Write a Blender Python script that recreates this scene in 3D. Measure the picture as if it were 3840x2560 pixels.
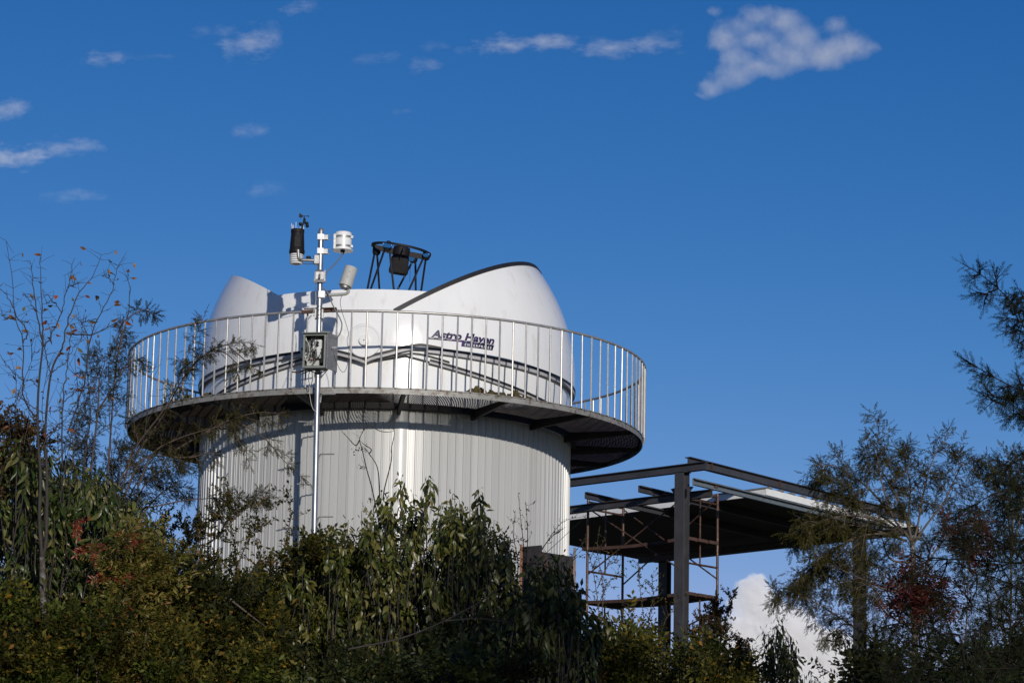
import bpy, math, random
import numpy as np
from mathutils import Vector, Matrix, Euler

for o in list(bpy.data.objects):
    bpy.data.objects.remove(o)
SC = bpy.context.scene
COL = SC.collection
rng = np.random.default_rng(7)
random.seed(7)
R_ = math.radians
PI = math.pi

# ------------------------------------------------------------------ camera
FPX, PITCH, ROLL = 11000.0, 0.20881, 0.0194           # focal length in photo pixels (3840 wide)
cam_d = bpy.data.cameras.new('camera')
cam_d.sensor_width = 36.0
cam_d.lens = FPX / 3840 * 36.0
cam_d.clip_start, cam_d.clip_end = 0.1, 20000
cam = bpy.data.objects.new('camera', cam_d)
COL.objects.link(cam)
cam.matrix_world = Matrix.Rotation(PI / 2 + PITCH, 4, 'X') @ Matrix.Rotation(ROLL, 4, 'Z')
SC.camera = cam

# ------------------------------------------------------------------ sky and sun
SUN_EL, SUN_AZ = R_(15.0), R_(14.0)                  # azimuth east of straight behind the camera
world = bpy.data.worlds.new('World')
SC.world = world
world.use_nodes = True
wn, wl = world.node_tree.nodes, world.node_tree.links
bg = wn['Background']
sky = wn.new('ShaderNodeTexSky')
sky.sky_type = 'NISHITA'
sky.sun_disc = False
sky.sun_elevation = SUN_EL
sky.sun_rotation = PI - SUN_AZ
sky.altitude = 2500
sky.air_density = 1.0
sky.dust_density = 0.4
sky.ozone_density = 2.0
# deep mountain blue: the weak channels fall off faster away from the horizon
sep, cmb = wn.new('ShaderNodeSeparateColor'), wn.new('ShaderNodeCombineColor')
wl.new(sky.outputs[0], sep.inputs[0])
for ch, (kk, pw) in enumerate(((0.088, 2.8), (0.395, 1.40))):
    po, mu, mi = wn.new('ShaderNodeMath'), wn.new('ShaderNodeMath'), wn.new('ShaderNodeMath')
    po.operation, mu.operation, mi.operation = 'POWER', 'MULTIPLY', 'MINIMUM'
    wl.new(sep.outputs[ch], po.inputs[0])
    po.inputs[1].default_value = pw
    wl.new(po.outputs[0], mu.inputs[0])
    mu.inputs[1].default_value = kk
    wl.new(mu.outputs[0], mi.inputs[0])
    wl.new(sep.outputs[ch], mi.inputs[1])
    wl.new(mi.outputs[0], cmb.inputs[ch])
wl.new(sep.outputs[2], cmb.inputs[2])
wl.new(cmb.outputs[0], bg.inputs['Color'])
bg.inputs['Strength'].default_value = 0.082

sun_d = bpy.data.lights.new('sun', 'SUN')
sun_d.energy = 3.1
sun_d.angle = R_(0.53)
sun_d.color = (1.0, 0.94, 0.85)
sun = bpy.data.objects.new('sun', sun_d)
COL.objects.link(sun)
SUNV = Vector((math.cos(SUN_EL) * math.sin(SUN_AZ), -math.cos(SUN_EL) * math.cos(SUN_AZ), math.sin(SUN_EL)))
sun.rotation_euler = SUNV.to_track_quat('Z', 'Y').to_euler()
sun.location = SUNV * 60

vs = SC.view_settings
vs.view_transform = 'Standard'
vs.look = 'None'
vs.exposure = 0.0
vs.gamma = 1.0
vs.use_curve_mapping = False
SC.cycles.use_denoising = True
SC.cycles.max_bounces = 8
SC.cycles.diffuse_bounces = 3
SC.cycles.glossy_bounces = 3
SC.cycles.transmission_bounces = 3
SC.cycles.volume_bounces = 6
SC.cycles.volume_step_rate = 1.0
SC.cycles.volume_max_steps = 256

# ------------------------------------------------------------------ where a photo pixel lies in the world
CP, SP, CR, SR = math.cos(PITCH), math.sin(PITCH), math.cos(ROLL), math.sin(ROLL)


def ray(px, py):
    a, b = px - 1920, py - 1280
    u, w = a * CR + b * SR, -a * SR + b * CR
    xc, yc = u / FPX, -w / FPX
    return np.array([xc, CP - yc * SP, SP + yc * CP])


def at(px, py, y):
    d = ray(px, py)
    return d * (y / d[1])


def atz(px, py, z):
    d = ray(px, py)
    return d * (z / d[2])


K = 3840 / 2352                                       # from the half-size view to photo pixels


def av(px, py, y):
    return at(px * K, py * K, y)


# ------------------------------------------------------------------ mesh helpers
def link(name, me, parent=None, loc=None):
    o = bpy.data.objects.new(name, me)
    COL.objects.link(o)
    if parent is not None:
        o.parent = parent
    if loc is not None:
        o.location = loc
    return o


def thing(name, label, cat, loc=(0, 0, 0), group=None):
    o = bpy.data.objects.new(name, None)
    COL.objects.link(o)
    o.location = loc
    o.empty_display_size = 0.3
    o['label'] = label
    o['category'] = cat
    if group:
        o['group'] = group
    return o


def tag(o, label, cat, group=None):
    o['label'] = label
    o['category'] = cat
    if group:
        o['group'] = group
    return o


def mesh_np(name, V, F, mat, smooth=False):
    """V (n,3), F (m,3 or 4) -> mesh"""
    me = bpy.data.meshes.new(name)
    V = np.ascontiguousarray(V, dtype=np.float32)
    F = np.ascontiguousarray(F, dtype=np.int32)
    k = F.shape[1]
    me.vertices.add(len(V))
    me.vertices.foreach_set('co', V.ravel())
    me.loops.add(F.size)
    me.loops.foreach_set('vertex_index', F.ravel())
    me.polygons.add(len(F))
    me.polygons.foreach_set('loop_start', np.arange(0, F.size, k, dtype=np.int32))
    me.polygons.foreach_set('loop_total', np.full(len(F), k, dtype=np.int32))
    if smooth:
        me.polygons.foreach_set('use_smooth', np.ones(len(F), dtype=bool))
    me.update(calc_edges=True)
    me.materials.append(mat)
    return me


class MB:
    """collects polygons"""

    def __init__(self):
        self.v, self.f = [], []

    def add(self, vs_, fs):
        b = len(self.v)
        self.v += [tuple(map(float, p)) for p in vs_]
        self.f += [tuple(i + b for i in f) for f in fs]
        return self

    def box(self, c, s, rot=None):
        c = np.array(c, float)
        h = np.array(s, float) / 2
        P = np.array([(x, y, z) for x in (-1, 1) for y in (-1, 1) for z in (-1, 1)]) * h
        if rot is not None:
            P = P @ np.array(rot).T
        P = P + c
        return self.add(P, [(0, 1, 3, 2), (4, 6, 7, 5), (0, 4, 5, 1), (2, 3, 7, 6), (0, 2, 6, 4), (1, 5, 7, 3)])

    def tube(self, pts, rad, n=8, cap=True):
        V, F = tube_np(pts, rad, n)
        self.add(V, [tuple(f) for f in F])
        if cap:
            b = len(self.v) - len(V)
            self.f.append(tuple(b + i for i in range(n))[::-1])
            e = len(self.v) - n
            self.f.append(tuple(e + i for i in range(n)))
        return self

    def lathe(self, prof, n=24, origin=(0, 0, 0), axis=None, cap=False):
        """prof: (r, z) list; axis: direction vector"""
        M = np.eye(3)
        if axis is not None:
            M = np.array(Vector(axis).to_track_quat('Z', 'Y').to_matrix())
        vs_ = []
        for r, z in prof:
            for i in range(n):
                a = 2 * PI * i / n
                vs_.append(M @ np.array([r * math.cos(a), r * math.sin(a), z]) + np.array(origin))
        fs = []
        for j in range(len(prof) - 1):
            for i in range(n):
                k = (i + 1) % n
                fs.append((j * n + i, j * n + k, (j + 1) * n + k, (j + 1) * n + i))
        if cap:
            fs.append(tuple(range(n))[::-1])
            fs.append(tuple((len(prof) - 1) * n + i for i in range(n)))
        return self.add(vs_, fs)

    def beam(self, p0, p1, prof, up=(0, 0, 1)):
        """extrude closed 2D profile (side, up) from p0 to p1"""
        p0, p1 = np.array(p0, float), np.array(p1, float)
        d = (p1 - p0) / np.linalg.norm(p1 - p0)
        s = np.cross(d, up)
        s /= np.linalg.norm(s)
        u = np.cross(s, d)
        n = len(prof)
        vs_ = [p0 + s * a + u * b for a, b in prof] + [p1 + s * a + u * b for a, b in prof]
        fs = [(i, (i + 1) % n, n + (i + 1) % n, n + i) for i in range(n)]
        fs += [tuple(range(n))[::-1], tuple(range(n, 2 * n))]
        return self.add(vs_, fs)

    def mesh(self, name, mat, smooth=False, bevel=0):
        me = bpy.data.meshes.new(name)
        me.from_pydata(self.v, [], self.f)
        me.update()
        import bmesh
        bm = bmesh.new()
        bm.from_mesh(me)
        bmesh.ops.recalc_face_normals(bm, faces=bm.faces)
        if bevel:
            bmesh.ops.bevel(bm, geom=[e for e in bm.edges if len(e.link_faces) == 2 and e.calc_face_angle(0) > 0.6],
                            offset=bevel, segments=2, affect='EDGES', clamp_overlap=True)
        bm.to_mesh(me)
        bm.free()
        if smooth:
            for p in me.polygons:
                p.use_smooth = True
            try:
                me.set_sharp_from_angle(angle=R_(38))
            except Exception:
                pass
        me.materials.append(mat)
        return me

    def obj(self, name, mat, parent=None, smooth=False, bevel=0):
        return link(name, self.mesh(name, mat, smooth, bevel), parent)


def tube_np(pts, rad, n=6):
    P = np.array(pts, float)
    m = len(P)
    r = np.broadcast_to(np.array(rad, float), (m,))
    T = np.gradient(P, axis=0)
    T /= np.linalg.norm(T, axis=1)[:, None] + 1e-12
    ref = np.array([0.0, 1.0, 0.05]) if abs(T[:, 1]).mean() < 0.8 else np.array([1.0, 0.0, 0.05])
    S = np.cross(T, ref)
    S /= np.linalg.norm(S, axis=1)[:, None] + 1e-12
    U = np.cross(S, T)
    a = np.arange(n) * 2 * PI / n
    V = P[:, None, :] + r[:, None, None] * (np.cos(a)[None, :, None] * S[:, None, :] + np.sin(a)[None, :, None] * U[:, None, :])
    V = V.reshape(-1, 3)
    F = []
    for j in range(m - 1):
        for i in range(n):
            k = (i + 1) % n
            F.append((j * n + i, j * n + k, (j + 1) * n + k, (j + 1) * n + i))
    return V, np.array(F)


def tubes_mesh(name, paths, mat, n=5):
    Vs, Fs, b = [], [], 0
    for pts, rad in paths:
        V, F = tube_np(pts, rad, n)
        Vs.append(V)
        Fs.append(F + b)
        b += len(V)
    return mesh_np(name, np.concatenate(Vs), np.concatenate(Fs), mat, True)


def smooth_path(pts, n=12):
    """Catmull-Rom through points"""
    P = np.array(pts, float)
    if len(P) < 3:
        t = np.linspace(0, 1, n)[:, None]
        return P[0] * (1 - t) + P[-1] * t
    P = np.vstack([2 * P[0] - P[1], P, 2 * P[-1] - P[-2]])
    out = []
    segs = len(P) - 3
    per = max(2, int(math.ceil(n / segs)))
    for i in range(segs):
        p0, p1, p2, p3 = P[i:i + 4]
        for t in np.linspace(0, 1, per, endpoint=False):
            out.append(0.5 * (2 * p1 + (p2 - p0) * t + (2 * p0 - 5 * p1 + 4 * p2 - p3) * t * t + (3 * p1 - p0 - 3 * p2 + p3) * t ** 3))
    out.append(P[-2])
    return np.array(out)


# ------------------------------------------------------------------ materials
def new_mat(name):
    m = bpy.data.materials.new(name)
    m.use_nodes = True
    nt = m.node_tree
    return m, nt.nodes, nt.links, nt.nodes['Principled BSDF']


def surf(name, col, rough=0.5, metal=0.0, var=0.15, scale=6.0, bump=0.0, bscale=60.0, stain=None, stain_amt=0.5, spec=0.5, coat=0.0, stretch=None):
    """paint or metal with uneven tone; optional stain colour in patches"""
    m, n, l, b = new_mat(name)
    tc = n.new('ShaderNodeTexCoord')
    src = tc.outputs['Object']
    if stretch:
        mp = n.new('ShaderNodeMapping')
        mp.inputs['Scale'].default_value = stretch
        l.new(src, mp.inputs['Vector'])
        src = mp.outputs[0]
    nz = n.new('ShaderNodeTexNoise')
    nz.inputs['Scale'].default_value = scale
    nz.inputs['Detail'].default_value = 6
    nz.inputs['Roughness'].default_value = 0.65
    l.new(src, nz.inputs['Vector'])
    rp = n.new('ShaderNodeValToRGB')
    c = np.array(col)
    rp.color_ramp.elements[0].position, rp.color_ramp.elements[1].position = 0.3, 0.7
    rp.color_ramp.elements[0].color = (*np.clip(c * (1 - var), 0, 1), 1)
    rp.color_ramp.elements[1].color = (*np.clip(c * (1 + var), 0, 1), 1)
    l.new(nz.outputs['Fac'], rp.inputs[0])
    out = rp.outputs[0]
    if stain is not None:
        n2 = n.new('ShaderNodeTexNoise')
        n2.inputs['Scale'].default_value = scale * 2.3
        n2.inputs['Detail'].default_value = 8
        n2.inputs['Roughness'].default_value = 0.7
        l.new(src, n2.inputs['Vector'])
        r2 = n.new('ShaderNodeValToRGB')
        r2.color_ramp.elements[0].position, r2.color_ramp.elements[1].position = 0.62 - 0.25 * stain_amt, 0.78 - 0.25 * stain_amt
        l.new(n2.outputs['Fac'], r2.inputs[0])
        mx = n.new('ShaderNodeMix')
        mx.data_type = 'RGBA'
        l.new(r2.outputs[0], mx.inputs[0])
        l.new(out, mx.inputs[6])
        mx.inputs[7].default_value = (*stain, 1)
        out = mx.outputs[2]
    l.new(out, b.inputs['Base Color'])
    b.inputs['Roughness'].default_value = rough
    b.inputs['Metallic'].default_value = metal
    b.inputs['Specular IOR Level'].default_value = spec
    if coat:
        b.inputs['Coat Weight'].default_value = coat
        b.inputs['Coat Roughness'].default_value = 0.08
    if bump:
        n3 = n.new('ShaderNodeTexNoise')
        n3.inputs['Scale'].default_value = bscale
        n3.inputs['Detail'].default_value = 4
        l.new(src, n3.inputs['Vector'])
        bp = n.new('ShaderNodeBump')
        bp.inputs['Strength'].default_value = bump
        bp.inputs['Distance'].default_value = 0.01
        l.new(n3.outputs['Fac'], bp.inputs['Height'])
        l.new(bp.outputs[0], b.inputs['Normal'])
    return m


def leaf_mat(name, cols, trans=0.3, rough=0.42, spec=0.45):
    """cols: list of (position, colour): each leaf takes its own"""
    m, n, l, b = new_mat(name)
    geo = n.new('ShaderNodeNewGeometry')
    oi = n.new('ShaderNodeObjectInfo')
    add = n.new('ShaderNodeMath')
    add.operation = 'ADD'
    l.new(geo.outputs['Random Per Island'], add.inputs[0])
    l.new(oi.outputs['Random'], add.inputs[1])
    fr = n.new('ShaderNodeMath')
    fr.operation = 'FRACT'
    l.new(add.outputs[0], fr.inputs[0])
    rp = n.new('ShaderNodeValToRGB')
    e = rp.color_ramp.elements
    e[0].position, e[0].color = cols[0][0], (*cols[0][1], 1)
    e[1].position, e[1].color = cols[-1][0], (*cols[-1][1], 1)
    for p, c in cols[1:-1]:
        k = e.new(p)
        k.color = (*c, 1)
    l.new(fr.outputs[0], rp.inputs[0])
    tc = n.new('ShaderNodeTexCoord')
    nz = n.new('ShaderNodeTexNoise')
    nz.inputs['Scale'].default_value = 1.3
    nz.inputs['Detail'].default_value = 3
    l.new(tc.outputs['Object'], nz.inputs['Vector'])
    hs = n.new('ShaderNodeHueSaturation')
    mr = n.new('ShaderNodeMapRange')
    mr.inputs[1].default_value, mr.inputs[2].default_value = 0.3, 0.7
    mr.inputs[3].default_value, mr.inputs[4].default_value = 0.7, 1.3
    l.new(nz.outputs['Fac'], mr.inputs[0])
    l.new(mr.outputs[0], hs.inputs['Value'])
    l.new(rp.outputs[0], hs.inputs['Color'])
    l.new(hs.outputs[0], b.inputs['Base Color'])
    b.inputs['Roughness'].default_value = rough
    b.inputs['Specular IOR Level'].default_value = spec
    tr = n.new('ShaderNodeBsdfTranslucent')
    l.new(hs.outputs[0], tr.inputs['Color'])
    mx = n.new('ShaderNodeMixShader')
    mx.inputs[0].default_value = trans
    l.new(b.outputs[0], mx.inputs[1])
    l.new(tr.outputs[0], mx.inputs[2])
    l.new(mx.outputs[0], n['Material Output'].inputs['Surface'])
    return m


M = {}
M['gelcoat'] = surf('white_gelcoat', (0.80, 0.80, 0.79), 0.16, var=0.035, scale=2.6, stain=(0.66, 0.645, 0.60), stain_amt=0.24, bump=0.03, bscale=3.0, stretch=(1, 1, 0.22))
M['lip'] = surf('shade_grey_shell_lip', (0.42, 0.41, 0.42), 0.5, var=0.15, scale=12)  # grey paints the less lit underside of the white shell edge
M['seal'] = surf('black_rubber_seal', (0.018, 0.018, 0.020), 0.55, var=0.3, scale=20)
M['clad'] = surf('grey_painted_cladding', (0.45, 0.452, 0.442), 0.30, var=0.05, scale=3.0, stain=(0.35, 0.335, 0.29), stain_amt=0.26, stretch=(1, 1, 0.10), bump=0.05, bscale=4)
_nt = M['clad'].node_tree
_b = _nt.nodes['Principled BSDF']
_src = _b.inputs['Base Color'].links[0].from_socket
_hs, _oi, _mr = _nt.nodes.new('ShaderNodeHueSaturation'), _nt.nodes.new('ShaderNodeObjectInfo'), _nt.nodes.new('ShaderNodeMapRange')
_mr.inputs[3].default_value, _mr.inputs[4].default_value = 0.92, 1.06
_nt.links.new(_oi.outputs['Random'], _mr.inputs[0])
_nt.links.new(_mr.outputs[0], _hs.inputs['Value'])
_nt.links.new(_src, _hs.inputs['Color'])
_nt.links.new(_hs.outputs[0], _b.inputs['Base Color'])
M['flash'] = surf('sheen_pale_seam_flashing', (0.58, 0.58, 0.565), 0.32, var=0.05, scale=4, bump=0.15, bscale=6)  # paler than the cladding: sun highlight put into the base colour
M['galv'] = surf('galvanised_steel', (0.38, 0.39, 0.40), 0.42, 0.85, var=0.18, scale=14, stretch=(1, 1, 0.4), bump=0.05, bscale=50)
M['rail'] = surf('weathered_galvanised_rail', (0.46, 0.445, 0.42), 0.45, 0.6, var=0.2, scale=9, stain=(0.27, 0.20, 0.14), stain_amt=0.25)
M['zinc'] = surf('bright_zinc_plate', (0.36, 0.36, 0.355), 0.5, 0.75, var=0.3, scale=26, stain=(0.16, 0.15, 0.14), stain_amt=0.35)
M['rim'] = surf('grey_deck_rim_steel', (0.27, 0.265, 0.25), 0.55, 0.2, var=0.25, scale=5, stain=(0.10, 0.065, 0.04), stain_amt=0.5)
M['deckmesh'] = surf('rusty_expanded_mesh', (0.020, 0.016, 0.013), 0.7, 0.2, var=0.4, scale=6, stain=(0.055, 0.032, 0.02), stain_amt=0.5)
M['brack'] = surf('dark_bracket_steel', (0.032, 0.029, 0.027), 0.65, 0.1, var=0.35, scale=8)
M['ibeam'] = surf('dark_primed_steel', (0.046, 0.046, 0.053), 0.5, 0.0, var=0.25, scale=4, stain=(0.065, 0.045, 0.036), stain_amt=0.3)
M['purlin'] = surf('blue_grey_purlin_steel', (0.17, 0.20, 0.22), 0.45, 0.3, var=0.2, scale=5, stain=(0.14, 0.10, 0.07), stain_amt=0.35)
M['panel_white'] = surf('white_insulated_panel', (0.80, 0.80, 0.78), 0.45, var=0.06, scale=4, bump=0.3, bscale=25)
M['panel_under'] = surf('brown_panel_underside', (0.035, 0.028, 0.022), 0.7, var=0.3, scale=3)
M['panel_top'] = surf('grey_roof_sheet', (0.20, 0.20, 0.20), 0.5, 0.2, var=0.2, scale=4)
M['rust'] = surf('rusty_scaffold_tube', (0.085, 0.044, 0.030), 0.5, 0.35, var=0.45, scale=9, stain=(0.30, 0.22, 0.15), stain_amt=0.32, stretch=(1, 1, 0.5))
M['plank'] = surf('rusty_scaffold_plank', (0.065, 0.034, 0.025), 0.85, var=0.4, scale=5)
M['cabinet'] = surf('dark_rust_stained_steel', (0.055, 0.050, 0.048), 0.45, 0.3, var=0.35, scale=4, stain=(0.12, 0.06, 0.035), stain_amt=0.45, stretch=(1, 1, 0.3))
M['rustedge'] = surf('orange_rust_edge', (0.20, 0.095, 0.055), 0.8, var=0.3, scale=10)
M['black'] = surf('black_anodised', (0.010, 0.009, 0.010), 0.6, 0.0, var=0.25, scale=20, spec=0.25)
M['cloth'] = surf('black_cloth', (0.010, 0.009, 0.010), 0.9, var=0.3, scale=20, bump=0.3, bscale=30)
M['blue'] = surf('blue_anodised', (0.002, 0.085, 0.26), 0.6, 0.0, var=0.12, scale=20, spec=0.15)
M['carbon'] = surf('glossy_carbon_tube', (0.018, 0.017, 0.018), 0.22, 0.0, var=0.2, scale=30, spec=0.8)
M['white'] = surf('white_plastic', (0.78, 0.78, 0.77), 0.32, var=0.05, scale=14)
M['greyplastic'] = surf('grey_plastic', (0.44, 0.44, 0.41), 0.45, var=0.08, scale=14)
M['boxpaint'] = surf('grey_green_box_paint', (0.20, 0.22, 0.20), 0.42, var=0.12, scale=12, stain=(0.14, 0.14, 0.12), stain_amt=0.3)
M['boxin'] = surf('dark_box_inside', (0.06, 0.065, 0.06), 0.6, var=0.2, scale=12)
M['module'] = surf('pale_module', (0.62, 0.63, 0.62), 0.4, var=0.05, scale=14)
M['cable'] = surf('grey_cable', (0.11, 0.115, 0.12), 0.5, var=0.15, scale=20)
M['blackcable'] = surf('black_cable', (0.016, 0.016, 0.017), 0.5, var=0.15, scale=20)
M['whitecable'] = surf('white_cable', (0.55, 0.54, 0.50), 0.5, var=0.15, scale=20)
M['moss'] = surf('moss', (0.055, 0.052, 0.018), 0.95, var=0.5, scale=18, stain=(0.26, 0.09, 0.03), stain_amt=0.35, bump=1.0, bscale=70)
M['bark'] = surf('grey_brown_bark', (0.10, 0.078, 0.06), 0.9, var=0.4, scale=12, bump=0.5, bscale=60)
M['twig'] = surf('brown_twig', (0.075, 0.052, 0.040), 0.85, var=0.3, scale=12)
M['shade_twig'] = surf('shade_black_conifer_twig', (0.014, 0.011, 0.010), 0.9, var=0.3, scale=12, spec=0.2)  # shade on the near conifer's branches put into the twig colour
M['darktwig'] = surf('dark_twig', (0.035, 0.028, 0.024), 0.85, var=0.3, scale=12)
M['lichen'] = surf('lichen_spotted_bark', (0.06, 0.048, 0.04), 0.9, var=0.35, scale=9, stain=(0.27, 0.26, 0.24), stain_amt=0.5, bump=0.5, bscale=60)
M['soil'] = surf('hillside_soil', (0.06, 0.05, 0.03), 0.95, var=0.5, scale=0.7, stain=(0.05, 0.07, 0.02), stain_amt=0.8, bump=0.5, bscale=4)

M['broad'] = leaf_mat('olive_broad_leaf', [(0.0, (0.030, 0.044, 0.008)), (0.45, (0.072, 0.084, 0.014)), (0.8, (0.135, 0.125, 0.028)), (1.0, (0.20, 0.18, 0.060))], 0.22, 0.36, 0.42)
M['broad2'] = leaf_mat('deep_green_long_leaf', [(0.0, (0.020, 0.038, 0.008)), (0.5, (0.048, 0.068, 0.013)), (0.85, (0.105, 0.108, 0.028)), (1.0, (0.21, 0.185, 0.075))], 0.22, 0.36, 0.42)
M['shade_dark_broad'] = leaf_mat('shade_dark_green_leaf', [(0.0, (0.014, 0.024, 0.006)), (0.6, (0.032, 0.044, 0.010)), (1.0, (0.075, 0.080, 0.022))], 0.2, 0.45, 0.25)  # darker copy of the broad leaf, shade painted into its colour
M['hedge'] = leaf_mat('small_olive_leaf', [(0.0, (0.011, 0.015, 0.003)), (0.5, (0.033, 0.037, 0.007)), (0.85, (0.078, 0.072, 0.015)), (0.96, (0.15, 0.085, 0.018)), (1.0, (0.26, 0.13, 0.02))], 0.3, 0.6, 0.15)
M['hedge_yellow'] = leaf_mat('small_yellow_green_leaf', [(0.0, (0.022, 0.027, 0.005)), (0.5, (0.066, 0.067, 0.010)), (0.9, (0.16, 0.135, 0.022)), (1.0, (0.30, 0.17, 0.02))], 0.35, 0.6, 0.15)
M['hedge_green'] = leaf_mat('small_bright_green_leaf', [(0.0, (0.020, 0.034, 0.006)), (0.5, (0.060, 0.080, 0.012)), (1.0, (0.13, 0.14, 0.022))], 0.35, 0.5, 0.2)
M['hedge_shade_dark'] = leaf_mat('small_shade_dark_leaf', [(0.0, (0.009, 0.013, 0.004)), (0.6, (0.020, 0.024, 0.007)), (1.0, (0.045, 0.042, 0.012))], 0.2, 0.6, 0.12)  # leaf colour darkened to paint shade low down and inside shrubs
M['feather'] = leaf_mat('brown_green_needle', [(0.0, (0.022, 0.024, 0.006)), (0.6, (0.044, 0.043, 0.010)), (1.0, (0.090, 0.066, 0.016))], 0.3, 0.6, 0.1)
M['feather_green'] = leaf_mat('green_needle', [(0.0, (0.014, 0.017, 0.004)), (0.6, (0.034, 0.034, 0.007)), (1.0, (0.075, 0.058, 0.012))], 0.3, 0.6, 0.1)
M['conifer'] = leaf_mat('dark_conifer_needle', [(0.0, (0.007, 0.012, 0.006)), (0.6, (0.014, 0.022, 0.010)), (1.0, (0.040, 0.034, 0.012))], 0.2, 0.6, 0.1)
M['sumac'] = leaf_mat('yellow_green_leaflet', [(0.0, (0.070, 0.075, 0.012)), (0.6, (0.15, 0.135, 0.022)), (0.9, (0.24, 0.18, 0.05)), (1.0, (0.26, 0.09, 0.04))], 0.35, 0.45, 0.35)
M['redleaf'] = leaf_mat('red_leaflet', [(0.0, (0.15, 0.018, 0.010)), (0.5, (0.26, 0.035, 0.018)), (0.8, (0.28, 0.10, 0.045)), (1.0, (0.30, 0.17, 0.08))], 0.35, 0.4, 0.4)
M['maroon'] = leaf_mat('maroon_leaflet', [(0.0, (0.030, 0.010, 0.008)), (0.6, (0.080, 0.018, 0.013)), (1.0, (0.16, 0.04, 0.025))], 0.35, 0.45, 0.35)
M['autumn'] = leaf_mat('autumn_leaf', [(0.0, (0.16, 0.04, 0.02)), (0.3, (0.26, 0.12, 0.04)), (0.55, (0.40, 0.24, 0.11)), (0.8, (0.10, 0.07, 0.05)), (0.95, (0.14, 0.14, 0.03)), (1.0, (0.42, 0.10, 0.02))], 0.3, 0.5, 0.3)
M['rusty_leaf'] = leaf_mat('rust_tinged_small_leaf', [(0.0, (0.036, 0.032, 0.009)), (0.6, (0.075, 0.050, 0.016)), (0.92, (0.12, 0.058, 0.022)), (1.0, (0.17, 0.055, 0.030))], 0.3, 0.5, 0.3)


# ------------------------------------------------------------------ ground
def ground_z(x, y):
    t = np.clip((y - 8) / 24.0, 0, 1)
    z = -1.6 + 3.7 * t * t * (3 - 2 * t)
    d = np.clip((np.hypot(x, y) - 70) / 400.0, 0, 1)
    return z - 30 * d + 0.15 * np.sin(x * 0.7) * np.cos(y * 0.53)


def make_ground():
    ax = np.concatenate([-np.geomspace(6000, 30, 22), np.linspace(-28, 28, 57), np.geomspace(30, 6000, 22)])
    ay = np.concatenate([-np.geomspace(6000, 30, 22), np.linspace(-28, 80, 90), np.geomspace(84, 6000, 22)])
    X, Y = np.meshgrid(ax, ay)
    V = np.stack([X, Y, ground_z(X, Y)], -1).reshape(-1, 3)
    nx, ny = len(ax), len(ay)
    i, j = np.meshgrid(np.arange(nx - 1), np.arange(ny - 1))
    a = (j * nx + i).ravel()
    F = np.stack([a, a + 1, a + nx + 1, a + nx], -1)
    g = link('ground', mesh_np('ground', V, F, M['soil'], True))
    g['kind'] = 'structure'


make_ground()


def gz(x, y):
    return float(ground_z(np.array(x), np.array(y)))


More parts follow.
